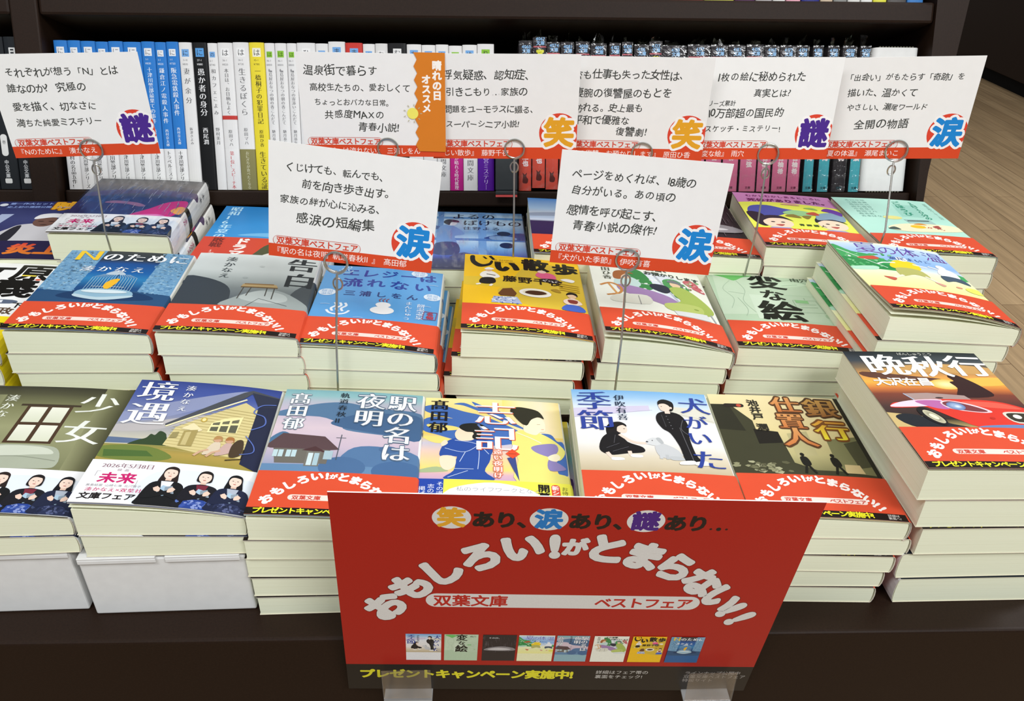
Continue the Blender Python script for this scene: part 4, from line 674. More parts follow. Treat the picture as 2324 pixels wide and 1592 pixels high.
def stack(desc, x, y, yaw, z0, n, zL, zR, cov, band, bh=45, puff=3, lift=1, jit=(), gloss=False, leaf=False, film=False, where='its stack', under=None, seed=0, depth=0):
    rg = random.Random(hash(desc) % 1000 if False else seed+len(desc)); puff = max(puff, .1)
    a0 = (zL-puff*.9-z0*1000)/n; b0 = (zR-z0*1000)/n; sc = .97
    top = make_set(cov, band, bh, a0*sc, b0*sc, puff, lift, gloss, leaf); low = make_set(cov, band, bh, a0*sc, b0*sc, 0, 0, bl=.3) if n > 1 else None
    if under: low2 = make_set(under, None, bh, a0*sc, b0*sc, 0, 0)
    for k in range(n):                       # k = 0 lies at the bottom
        hL, hR = z0+a0*k*.001, z0+b0*k*.001; t = math.atan2(hL-hR, .105); i = n-k
        dx = dy = dyaw = 0
        if i > 1:
            j = jit[i-2] if i-2 < len(jit) else (rg.uniform(-2, 2), rg.uniform(-1.2, 1.2), rg.uniform(-.6, .6)); dx, dy, dyaw = j[0]*.001, j[1]*.001, j[2]
        loc = (x*.001+dx+math.sin(t)*0, y*.001+dy, (hL+hR)/2)
        lab = f'paperback with {desc}, on top of {where}' if i == 1 else f'{ORD[i]} paperback from the top in the stack under {desc}'
        o = place(top if i == 1 else (low2 if under and i == 2 else low), lab, loc, (0, t, R(yaw+dyaw)), f'stack of paperbacks under {desc}' if n > 1 else None)
        if film and i == 1:
            q, uu = lying_grid(a0*sc, b0*sc, puff, lift); m = MD(); q.shell(m, .1, '#ffffff', '#ffffff', lift=2.2); obj('plastic_wrap', m.mesh('plastic_wrap', FILM), o)
S0 = .0003
# front row
stack('the dim olive window cover', -320.8, 477, 2.9, .0555, 2, 92.5, 84, c_olive, band_white, puff=3.5, lift=2, where='a white box')
stack('the wooden house cover', -209.9, 478, 1.7, .0535, 2, 96, 83, c_house, band_white, puff=5.5, lift=3, where='a white box', leaf=True)
stack('the small blue station cover', -101.3, 475.5, .7, S0, 5, 88, 80.5, c_station, band_red, puff=3, lift=1.5, jit=[(-4, 0, .3), (-5, .6, -.4), (-4, 0, .2), (-3, -.8, .6)])
stack('the kimono couple cover', 5.1, 479, .2, S0, 4, 77, 71, c_kimono, band_blue, puff=2.5, jit=[(7, 0, -.8), (5, .5, .3), (3, -1, -.5)], under=c_teal)
stack('the white schoolboy and dog cover', 117.3, 471.5, -1.1, S0, 5, 88.5, 84.3, c_dog, band_red, puff=2.5, lift=1)
stack('the olive and cream city cover', 227.3, 480, -1.6, S0, 5, 77.5, 74.2, c_street, band_red, puff=2, lift=1.5, jit=[(4, 0, .6), (-2, -.6, -.3), (-6, 0, .4), (-8, -.4, -.2)])
stack('the red sports car cover', 329, 478.5, .3, S0, 5, 119, 116.5, c_car, band_red, puff=1.6, jit=[(6, 0, -.2), (10, -1, .3), (5, .8, 180.4), (9, 0, 180.2)])
# middle row
stack('the white black-lettered yellow-banded cover', -436, 640, 3.6, STEP, 4, 122, 116, c_brush, band_yellow, puff=2.5, lift=2)
stack('the blue birdcage cover', -313.1, 634, 2.6, STEP, 5, 135.7, 128.7, c_cage, band_red, puff=3, lift=1, jit=[(-2, 0, -.3), (0, .6, .4), (2, -.6, 0)])
stack('the grey misty school desk cover', -200.8, 634, 2.1, STEP, 5, 133.2, 125, c_desk, band_red, puff=3, lift=1.5, jit=[(2, 0, .2), (4, .5, -.3), (6, 0, .3)])
stack('the sky-blue hot spring cover', -92.6, 636, -.5, STEP, 4, 119, 111, c_spring, band_red, puff=4, lift=2, gloss=True, leaf=True, jit=[(3, 0, -.9), (6, .5, -1.6), (5, 0, -.6)])
stack('the yellow walking man cover', 32.7, 648, -.3, STEP, 4, 125, 115.6, c_walk, band_red, puff=5, lift=2, leaf=True, jit=[(-5, 0, -2.2), (-11, 0, -2.6), (-4, .6, -.4)])
stack('the pale round window cover', 146.5, 649, -.8, STEP, 4, 118.4, 104.2, c_window, band_red, puff=7, lift=5, leaf=True, jit=[(-4, 0, .3), (-7, .5, 0), (-6, 0, .3)])
stack('the pale green brush-title cover', 260.2, 656, -1.9, STEP, 4, 104, 99, c_sketch, band_red, puff=2.5, lift=1.2, jit=[(-3, 0, .4), (-5, 0, -.3), (-4, 0, .3)])
stack('the summer children cover', 362.7, 633.5, -.7, STEP, 6, 145.4, 134, c_summer, band_red, puff=6, lift=6, leaf=True, jit=[(-4.5, 0, .3), (-9, 0, .8), (-10, -.4, .4), (-14, 0, .2), (-16, .4, .4)])
# back row
stack('the white-capped man cover', -446.9, 787, 5, STEP, 4, 125, 121.3, c_cap, None, puff=1.5)
stack('the plastic-wrapped rainy street cover', -344.8, 794, 2.4, STEP, 4, 147, 142, c_rain, band_white, puff=2.5, film=True, gloss=True, jit=[(2, 0, .3), (4, .5, -.3), (3, 0, 0)])
stack('the bright blue cover with drama band', -223, 790, .1, STEP, 4, 118, 113, c_summer16, band_drama, bh=62, puff=2)
stack('the blue night classroom cover', -12.4, 788, .6, STEP, 4, 113.5, 110.5, c_night, None, puff=1, gloss=True, film=True)
stack('the sky and dark sea cover', 97.5, 794, -.2, STEP, 5, 126.5, 120.5, c_sea, band_red, puff=2)
stack('the black and silver stage cover', 207.5, 795, -.2, STEP, 5, 126, 121, c_stage, band_red, puff=2, lift=1)
stack('the pink and yellow folk-tale cover', 317, 794, -1.9, STEP, 5, 133, 128, c_pink, band_red, puff=2.5, lift=1)
stack('the pale mint cover', 425.6, 786, 1, STEP, 5, 131.6, 126, c_mint, band_red, puff=2.5, lift=1, jit=[(1, 0, .2), (-2, 0, .3), (-5, 0, -.2), (-4, 0, 0)])
# white display boxes under the two front left stacks
def white_box(label, x0, x1, y0, y1, h, flaps):
    o = thing('display_box', label, 'box', ((x0+x1)/2, (y0+y1)/2, 0), (0, 0, R(1.6)), 'white boxes under the front left books'); hx, hy = (x1-x0)/2, (y1-y0)/2
    m = MD(); m.box(-hx, hx, -hy, hy, .0003, h-.0022); bevel(obj('body', m.mesh('body', WBOX), o), .0012)
    for a, b in flaps:
        m = MD(); m.box(a, b, -hy-.0015, hy-.02, h-.0018, h-.0002); m.box(a, b, -hy-.0016, -hy-.0004, h-.0052, h-.0018); bevel(obj('lid_flap', m.mesh('lid_flap', WBOX), o), .0005)
white_box('white cardboard box under the olive window book, at the left edge', -.378, -.2745, .405, .552, .0552, [(-.0515, .0515)])
white_box('white cardboard box with two lid flaps under the wooden house book', -.268, -.1605, .4035, .55, .0532, [(-.0535, -.0035), (.0025, .0505)])
# ------------------------------------------------------------------ upright paperbacks on the slanted shelf
def upright_grid(t, h, r=1.6):
    pr = [(0, 104, -1, 0, -102.4), (0, 40, -1, 0, -38.4), (0, r, -1, 0, 0)]; u = 0; px, py = 0, r
    for k in range(1, 9):
        a = R(180-22.5*k); x = t/2+t/2*math.cos(a); y = r-r*math.sin(a); u += math.hypot(x-px, y-py); pr.append((x, y, math.cos(a)*.6, -math.sin(a)-.01, u)); px, py = x, y
    pr.append((t, 104, 1, 0, u+102)); N = []; P = []
    for x, y, nx, ny, uu in pr: N.append(Vector((nx, ny, 0)).normalized()); P.append([Vector((x, y, 0)), Vector((x, y, h))])
    return Grid([p[4] for p in pr], [0, h], P, N), u
def upright(label, x0, t, h, art, z0=0, dz=0, dy=0, parent_rot=LEAN, group='paperbacks upright on the slanted shelf', film=None, gloss=False, name='paperback_book'):
    s = Vector((0, math.sin(-LEAN), math.cos(-LEAN))); q = Vector((0, math.cos(LEAN), math.sin(LEAN)))
    o = thing(name, label, 'book', Vector((x0*.001, .881, .1295))+s*(dz*.001)+q*(dy*.001), (LEAN, 0, 0), group)
    g, u = upright_grid(t, h); m = MD(); c = art.items[0][2][0]; g.shell(m, .3, c, '#e9e4d2'); g.wrap(m, art, lift=.05, step=.01); obj('cover', m.mesh('cover', GLOSS if gloss else PRINT), o)
    m = MD(); m.box(.0004, (t-.4)*.001, .0018, .103, .0004, (h-.6)*.001); obj('page_block', m.mesh('page_block', PAGES), o)
    if film is not None:
        m = MD(); m.box(-.00015, (t+.15)*.001, -.0005, .104, .0002, (h+.3)*.001); rg = random.Random(film)
        for _ in range(2):                                              # crumpled film at the top
            n = 5; xs = sorted(rg.uniform(1, t-1) for _ in range(n)); V = []; F = []; hh = rg.uniform(3, 14)
            for i, xx in enumerate(xs): V += [(xx*.001, .003+rg.uniform(0, .012), h*.001), ((xx*.6+t*.2+rg.uniform(-3, 3))*.001, rg.uniform(-.001, .012), (h+hh*rg.uniform(.4, 1.1))*.001)]
            for i in range(n-1): F.append((2*i, 2*i+2, 2*i+3, 2*i+1))
            m.add(V, F, '#ffffff')
        obj('plastic_wrap', m.mesh('plastic_wrap', FILM), o)
    return o
def sp_art(t, bg, tag_c, kana, title='', author='', tc='#3a3a3c', band=None, btext='', bc_='#2c2c2e', kc='#333336', num='', h=149, bh=42, tsz=None, style=MIN, sub=''):
    a = Art(); a.rect(-104, 0, t+104, h, bg); u = math.pi*t/2*.66; c = t*.52
    if kana:
        z = min(8.6, t*.56); a.rect(c-z/2, h-14, c+z/2, h-14+z, tag_c); a.text(kana, c-z*.42, h-14+z*.08, z*.84, kc, GOTH)
        if num: a.text(num, c-3.2, h-18.5, 2.6, tc, GOTH); a.text('¥'+str(700+ord(title[0]) % 20*10 if title else 760), c-3.6, h-22.6, 2.7, tc, GOTH)
    if band: a.rect(-104, 0, t+104, bh, band)
    n = max(1, len(title)); ln = 46 if n == 10 else 56 if n > 8 else 48; z = tsz or min(7.6, t*.5, ln/n)
    if title: a.text(title, c-z/2, h-25, z, tc, style, vert=True, sp=min(1.45, ln/(n*z)))
    if sub: a.text(sub, c-z*.85, h-27, z*.55, tc, MIN, vert=True)
    if author: az = min(z*.9, 17/len(author)); a.text(author, c-az*.5, 64 if n <= 8 else 62, az, tc, MIN, vert=True, sp=1.05)
    if btext: zz = min(7.2, t*.46, (bh-3)/len(btext)*1.06); a.text(btext, c-zz/2, bh-2, zz, bc_, MIN, vert=True, sp=min(1.1, (bh-3)/(len(btext)*zz)))
    return a
L = [-443.9, -429.6, -416.3, -401.1, -388.1, -373.0, -354.6, -340.7, -329.1, -316.3, -302.6, -286.9, -276.5, -260.8, -244.1, -228.3, -217.5, -205.3, -194.9, -175.4, -162.2, -144.5, -126.4, -113.6, -100.4, -80.8, -65.3, -50.7, -37.0, -22.8, -7.2, 10.7]
BL = '#2f7fd0'; WH = '#ecebe9'; BT = '#78aee6'; GR = '#8cc63c'
ks = []
for i, (tt, bt) in enumerate((('十津川警部事件簿', '西村の名品五作!'), ('十津川警部捜査行', '十津川警部シリーズ'), ('十津川警部の挑戦', '十津川警部シリーズ'), ('十津川警部の旅路', '津川警部シリーズ'), ('十津川警部の決断', '十津川警部シリーズ'), ('十津川警部の追憶', '十津川警部シリーズ'), ('十津川警部最果ての事件', '十津川警部シリーズ'), ('鎌倉江ノ電殺人事件', 'トラベルミステリー'), ('阪急電鉄殺人事件', '十津川警部シリーズ'))):
    ks.append(('blue-spined', (BL, '#eef0f2', 'に', tt, '西村京太郎', '#e9f1fa', '#eeeeee', bt, '#2a2a2c', '#555560', '1-1')))
ks += [('white-spined', (WH, BT, 'に', '妻が余分', '新津きよみ', '#6a6a6c', None, '', '', '#333', '11-10')),
 ('black-spined', ('#17181a', '#5aa0e0', 'に', '愚か者の身分', '西尾潤', '#f2f2f2', None, '', '', '#333', '27-1')),
 ('slim white-spined', (WH, BT, 'の', '和カフェこよみ', '野村美月', '#6a6a6c', None, '', '', '#333', '6-1')),
 ('red-striped white-spined', (WH, '#f6f6f4', 'は', '本日は、お日柄もよく', '原田マハ', '#6f6f70', '#efeeec', '第1位!スピーチ本', '#cf4a50', '#555', '36-1')),
 ('photo-banded white-spined', (WH, '#f6f6f4', 'は', '生きるぼくら', '原田マハ', '#777778', '#8f8a5a', 'おにぎりが食べたくなる', '#d9d8b8', '#555', '36-2')),
 ('yellow-spined', ('#f2df3c', '#f6f4e0', 'は', '一橋桐子の犯罪日記', '原田ひ香', '#4a4420', None, '生きている証', '#5a5428', '#555', '45-1'))]
for k in range(3): ks.append(('green-tagged white-spined', (WH, GR, 'は', ('輪島屋おなつの朝の香こんだて', '輪島屋おなつの朝の香こんだて', '輪島屋おなつの寄添いこんだて')[k], '馳月基矢', '#77777a', None, '', '', '#3c5a1c', '46-1')))
ks += [('broad plain white-spined', (WH, '#f6f6f4', 'ひ', '', '', '#777')), ('blue-tagged white-spined', (WH, BT, 'ひ', '', '', '#777')), ('blue-tagged white-spined', (WH, BT, 'ま', '', '', '#777')), ('red-spined', ('#cf3c34', BT, 'ま', '', '', '#eee')), ('blue-tagged white-spined', (WH, BT, 'ま', '', '', '#777')), ('plain white-spined', ('#e2e1de', '#efeeec', 'む', '', '', '#777')), ('black-spined', ('#1a1a1c', '#ececea', 'む', '', '', '#eee')),
 ('blue-tagged white-spined', (WH, BT, 'も', '', '', '#777')), ('blue-tagged white-spined', (WH, BT, 'や', '', '', '#777')), ('blue-tagged white-spined', (WH, BT, 'や', '', '', '#777', None, '徳間文庫', '#6a6a6c')), ('magenta-banded', (WH, GR, 'や', '', '', '#777', '#c4268a', '心が晴れる時代推理', '#f6e6f0')), ('plain-footed white', (WH, BT, 'ゆ', '', '', '#777', None, '徳間文庫', '#6a6a6c')), ('purple-banded', (WH, GR, 'り', '', '', '#777', '#5a1a9c', '後宮ミステリー', '#cbb4ea'))]
ordn = lambda n: {1: 'first', 2: 'second', 3: 'third'}.get(n, f'{n}th')
HT = [149, 149, 148.5, 148, 148.5, 148, 148.5, 148, 148.5, 148, 148, 147.5, 148, 148.5, 148.5, 148, 148, 148, 148.5, 148, 150, 149, 148, 148.5, 149, 148, 147.5, 148, 147, 148, 149]
for i, (dsc, k) in enumerate(ks):
    t = L[i+1]-L[i]-.5; kw = list(k)+[None]*(11-len(k)); a = sp_art(t, kw[0], kw[1], kw[2], kw[3], kw[4], kw[5], kw[6], kw[7] or '', kw[8] or '#333333', kw[9] if kw[9] and len(kw[9]) > 4 else '#333336', kw[10] or '', HT[i])
    if i == 12: a.rect(-1, 72, t+3, 76, '#c8403a')
    upright(f'{dsc} paperback, {ordn(i+1)} from the left of the row on the slanted shelf', L[i], t, HT[i], a)
RG = [(36.4, 50.6), (51.1, 65.4), (65.8, 79.7), (80.6, 94.4), (96.3, 111.1), (112.0, 128.6), (131.9, 143.4), (145.3, 156.4), (158.3, 173.1), (174.0, 187.5), (188.0, 213.5), (214.9, 238.7), (239.6, 257.3), (258.3, 276.0), (277.4, 296.1), (297.0, 312.0), (313.4, 330.3), (330.8, 344.4), (348.6, 359.4), (364.6, 376.8), (380.6, 395.6), (399.4, 411.0)]
RD, PK, TE = '#d9513f', '#e0789c', '#45a8b4'
cs = [RD]*8+[PK]*10+[TE, TE, '#26262a', TE]; nm = {RD: 'red-footed', PK: 'pink-footed', TE: 'teal-footed', '#26262a': 'all-black'}
au = ['坂燈也', '坂燈也', '葉羊', '東郷', '真島', '水島', '白石', '相川', '高宮', '小春', '鷹条', '月夜', '雨宮', '花柳', '舞条弦', '高宮柚希', '高宮柚希', '高宮柚希', '櫂海', '櫂海', '恋乳', '魚須']
kj = '命宮桜愛蜜花恋月夜華雪姫女乙紫桃香姫女女恋女'
for i, (x0, x1) in enumerate(RG):
    t = x1-x0; h = (151, 156, 151, 151.5, 152, 150.5, 151, 152, 149.5, 153, 149, 150, 150, 150, 150.5, 150, 150, 150, 150, 150, 150, 150)[i]; a = Art(); a.rect(-104, 0, t+104, h, '#2a262a'); c = t*.56
    if i > 4: a.rect(t*1.02, 0, t+104, h, '#d9d9d6')
    a.rect(c-t*.5, 0, c+t*.5, 62 if cs[i] != '#26262a' else .5, cs[i]); a.text('4%03d' % (60+i*7), c-4.6, h-6.6, 4.6, '#8fc0ec', BOLD, sp=1.0); a.text('文庫', c-4.2, h-10.8, 4.4, '#8fc0ec', BOLD); a.rect(c-t*.5, h-12.9, c+t*.5, h-11.7, '#c8606a'); a.text(kj[i], c-4.2, h-23, 8.4, '#e6e63c', HEAVY); a.text('の虜', c-4.2, h-24, 8.4, '#e6e63c', HEAVY, vert=True)
    a.text(au[i], c-3.2, 46, 6.4, '#f2e4e4', HEAVY, vert=True, sp=1.1)
    if cs[i] == RD: a.smooth([(c-3, 10), (c-2.4, 16), (c-3, 19), (c-.6, 17), (c+1.6, 19), (c+1, 15), (c+3, 12), (c+2, 8), (c-2, 8)], '#5a1f1c')
    else: a.text('文庫', c-3, 2.6, 3, '#7a2c4a' if cs[i] == PK else '#1c4a52', BOLD)
    dz = (-1.5, 3, 1.5)[i] if i < 3 else 0
    upright(f'film-wrapped {nm[cs[i]]} paperback, {ordn(i+1)} from the left in the wrapped row', x0, t-.2, h-dz, a, dz=max(dz, 0), group='film-wrapped paperbacks on the slanted shelf', film=i)
# white corrugated box at the end of the row
wb = thing('cardboard_box', 'white corrugated box standing upright at the right end of the shelf', 'box', (.4135, .881, .1295), (LEAN, 0, 0))
m = MD(); n = 12; prof = [(0, .1)]+[(.006-.006*math.cos(R(a)), .006-.006*math.sin(R(a))) for a in range(0, 91, 15)]+[(.0435+.006*math.sin(R(a)), .006-.006*math.cos(R(a))) for a in range(0, 91, 15)]+[(.0495, .1)]
k = len(prof); ins = [(.003+x*.879, y+.003) for x, y in prof]
for z0, z1 in ((.001, .149),):
    V = [(x, y, z) for z in (z0, z1) for x, y in prof]+[(x, y, z) for z in (z0, z1) for x, y in ins]
    F = [(i, i+1, k+i+1, k+i) for i in range(k-1)]+[(2*k+i+1, 2*k+i, 3*k+i, 3*k+i+1) for i in range(k-1)]+[(k+i, k+i+1, 3*k+i+1, 3*k+i) for i in range(k-1)]+[(i+1, i, 2*k+i, 2*k+i+1) for i in range(k-1)]
    m.add(V, F, '#ffffff')
obj('panel', m.mesh('panel', WBOX), wb)
KRAFT = mat('corrugated_flute', '#6a6a5c', rough=.8, noise=.1, nscale=400)
for zz in (.149, -.0002):
    m = MD()
    for i in range(12): x = .006+i*.0032; m.box(x, x+.0016, .0004, .0026, zz, zz+.0011)
    obj('fluted_edge', m.mesh('fluted_edge', KRAFT), wb)
# dark block between the two rows
bk = thing('shelf_divider', 'charcoal block with a red bottom edge between white and film-wrapped books', 'divider', (.0115, .881, .1295), (LEAN, 0, 0))
CHAR = mat('charcoal_board', '#2b3032', rough=.6, noise=.1); REDB = mat('red_board', '#c84a48', rough=.6, noise=.05)
m = MD(); m.box(0, .0235, -.0115, .09, .0, .112); m.box(0, .0235, -.0115, -.0065, -.0045, .0); bevel(obj('block', m.mesh('block', CHAR), bk), .0012); m = MD(); m.box(.0002, .0233, -.0118, -.0065, -.0068, -.0045); obj('edge', m.mesh('edge', REDB), bk)
# left bay
for i, (x0, t, h, d) in enumerate(((-545, 28, 152, 'cut by the picture edge'), (-516, 20.5, 152, 'in the middle of three'), (-494.5, 16.5, 152, 'nearest the side panel'))):
    a = Art(); a.rect(-104, 0, t+104, h, '#22262a'); c = t*.5; a.text('日本の歴史', c-4, h-10, 8.4, '#e6e6e4', HEAVY, vert=True, sp=1.1); a.rrect(c-3.4, 34, c+3.4, 56, 3, '#e9e9e6'); a.text('巻', c-2, 46, 4, '#44484c'); a.text('中公文庫', c-2.2, 30, 4.6, '#c9cbcc', BOLD, vert=True); a.rrect(c-3.6, 6, c+3.6, 11, 1.2, '#e9e9e6')
    upright(f'thick black-spined paperback in the left bay, {d}', x0, t, h, a, group='black paperbacks in the left bay')
# feet of the books on the shelf above
ub = [(-22, 30, '#b87a96'), (9, 34, '#8f6a4a'), (44, 30, '#c9a8b4'), (75, 26, '#dcd9d0'), (102, 30, '#a8b0c0'), (133, 24, '#c9c4b4'), (158, 34, '#4a3a3c'), (193, 35, '#b4483c'), (229, 31, '#d9d65c'), (261, 21, '#5a2f5c'), (283, 17, '#b9b4b4'), (301, 13, '#e2e0dc'), (315, 15, '#e8a8b8'), (331, 19, '#2c2f7c'), (351, 13, '#c9b49a'), (365, 14, '#8a8a86'), (380, 13, '#dedcd6'), (394, 12, '#e9e9e4'), (407, 14, '#e4e04c'), (422, 20, '#5a5654'), (443, 17, '#3f7fc4')]
cn = {0: 'red'}
names_ = ['mauve', 'tan', 'rose', 'ivory', 'grey-blue', 'sand', 'dark', 'brick-red', 'yellow', 'plum', 'silver', 'white', 'pink', 'navy', 'beige', 'grey', 'cream', 'white', 'lemon', 'charcoal', 'sky-blue']
for i, (x0, t, c) in enumerate(ub):
    a = Art(); a.rect(-104, 0, t+104, 150, c); upright(f'{names_[i]} paperback foot at the top edge, {ordn(i+1)} from left on the upper shelf', x0, t-.4, 150, a, dz=192, dy=-4, group='paperbacks on the upper shelf')
rt = thing('shelf_tag', 'small red tag hanging over the upper shelf edge at the top left', 'tag', (-.3, .881, .1295), (LEAN, 0, 0)); REDT = mat('red_card', '#dc564e', rough=.5, noise=.03)
m = MD(); m.box(0, .0195, -.0131, -.0124, .1893, .212); obj('flap', m.mesh('flap', REDT), rt); m = MD(); m.box(0, .0195, -.0124, .012, .1917, .1923); obj('holder_leaf', m.mesh('holder_leaf', REDT), rt)
# ------------------------------------------------------------------ message cards and their wire holders
def card_art(lines, badge, bcol, book, small=None, sun=False):
    a = Art(); a.rect(0, 0, 128, 91, '#efefed'); a.rect(0, 0, 128, 10.6, '#d84a26')
    if badge: a.ell(112, 24, 17.5, 17.5, '#dc4630', n=40)
    a.rrect(3.2, 9.2, 71, 17.6, 4, '#c96a60'); a.rrect(3.7, 9.7, 70.5, 17.1, 3.6, '#e6e4e1'); a.rect(0, 0, 128, 10.6, '#d84a26'); a.rrect(3.7, 10.6, 70.5, 17.1, 3, '#e6e4e1'); a.text('双葉文庫ベストフェア', 5.8, 10.6, 6.5, '#d2452f', BOLD, sp=.97); a.text(book, 3, 2.3, 6.3, '#fbf3ee', GOTH, sp=.98)
    if badge: a.text(badge, 98.5, 11, 27, bcol, (.045, .045), ol=(.125, '#f6f4f2'))
    for t, x, y, z, sp in lines: a.text(t, x, y, z, '#3f413e', (.008, .008), jit=9, sp=sp, shear=.06)
    return a
PU, OR_, CY = '#4b2a8c', '#e6a528', '#1d86d2'
cards = {
 'K1': ((-347.0, 738.0, 252.7, 120.3, 6.9, 91.9, .1), card_art([('それぞれが想う「N」とは', 13, 71.5, 8.3, .97), ('誰なのか?', 11, 58, 8.2, .97), ('究極の', 52, 58, 8.6, 1), ('愛を描く、切なさに', 11, 42, 8, .99), ('満ちた純愛ミステリー', 10, 28, 7.5, .98)], '謎', PU, '『Nのために』 湊かなえ'), 'purple kanji badge, leftmost card, before the blue spines'),
 'K2': ((-94.2, 730.0, 256.1, 121.2, 2.7, 92.3, -1.1), card_art([('温泉街で暮らす', 5, 71.5, 9.3, .99), ('高校生たちの、愛おしくて', 9, 58, 7.6, .97), ('ちょっとおバカな日常。', 12, 45.5, 6.6, .96), ('共感度MAXの', 20, 34, 8.4, 1.02), ('青春小説!', 49, 22.5, 8.8, 1)], None, None, '『エレジーは流れない』 三浦しをん'), 'orange zigzag strip, behind the front left card'),
 'K3': ((17.3, 734.0, 254.3, 126.4, -1.4, 95.1, .4), card_art([('浮気疑惑、認知症、', 11, 69.5, 8.9, .98), ('引きこもり…家族の', 13, 56, 8, .98), ('問題をユーモラスに綴る、', 11, 41, 7.1, .96), ('スーパーシニア小説!', 12, 28, 7.2, .97)], '笑', OR_, '『じい散歩』 藤野千夜'), 'yellow kanji badge, touching the orange strip card'),
 'K4': ((131.2, 739.0, 252.2, 124.9, -4.6, 94.2, .5), card_art([('恋も仕事も失った女性は、', 7, 71.5, 8.6, .97), ('凄腕の復讐屋のもとを', 8, 56, 8.8, .98), ('訪れる。史上最も', 9, 43, 7.8, .98), ('平和で優雅な', 9, 31.8, 8.4, 1), ('復讐劇!', 47, 21.5, 8.8, 1)], '笑', OR_, '『その復讐、お預かりします』 原田ひ香'), 'yellow kanji badge, above the front right card'),
 'K5': ((247.0, 744.0, 251.9, 121.8, -1.3, 87.8, .7), card_art([('1枚の絵に秘められた', 15, 70, 8.6, 1), ('真実とは?', 50, 56, 7.8, 1), ('シリーズ累計', 4, 48.5, 5.2, 1), ('210万部超の国民的', 5, 38.5, 9, 1), ('スケッチ・ミステリー!', 9, 25, 6.9, 1)], '謎', PU, '『変な絵』 雨穴'), 'purple kanji badge, before the pink-footed books'),
 'K6': ((367.2, 750.5, 251.2, 126.1, -6.9, 93.2, 2.7), card_art([('「出会い」がもたらす「奇跡」を', 13, 70.5, 6.9, .98), ('描いた、温かくて', 17, 57, 7.7, .98), ('やさしい、瀬尾ワールド', 19, 44.5, 6.5, .98), ('全開の物語', 28, 28, 9.4, 1.03)], '涙', CY, '『夏の体温』 瀬尾まいこ'), 'blue kanji badge, rightmost card, before the white box'),
 'F1': ((-93.2, 572.0, 224.5, 118.0, 2.0, 89.2, -7.9), card_art([('くじけても、転んでも、', 12, 70, 7.2, .97), ('前を向き歩き出す。', 24, 57, 8, .98), ('家族の絆が心に沁みる、', 8, 44, 7.5, .97), ('感涙の短編集', 20, 29, 10, 1.01)], '涙', CY, '『駅の名は夜明 軌道春秋Ⅱ』 髙田郁'), 'blue kanji badge, tilted, at front left'),
 'F2': ((111.1, 575.0, 220.1, 120.4, -3.1, 90.9, -3.7), card_art([('ページをめくれば、18歳の', 9, 70, 8.1, .98), ('自分がいる。あの頃の', 10, 57.5, 8, 1), ('感情を呼び起こす、', 9, 41.5, 8.5, .97), ('青春小説の傑作!', 14, 29, 9.1, 1)], '涙', CY, '『犬がいた季節』 伊吹有喜'), 'blue kanji badge, above the pale round window book'),
}
rings = {'F1': (-109.7, 184.6, 8.4), 'F2': (106.4, 184.8, 8.5), 'K1': (-343.4, 215.2, 9.2), 'K2': (-84.2, 220.1, 8.8), 'K3': (26.4, 218.6, 8.5), 'K4': (140.5, 214.5, 9.0), 'K5': (255.2, 213.5, 9.1), 'K6': (376.0, 214.2, 9.6)}
feet = {'F1': (-122, 555.3, 0), 'F2': (102, 560.5, 0), 'K1': (-339, 720, STEP*1000), 'K2': (-86, 721, STEP*1000), 'K3': (26, 721, STEP*1000), 'K4': (133, 721, STEP*1000), 'K5': (242, 721, STEP*1000), 'K6': (358, 718, STEP*1000)}
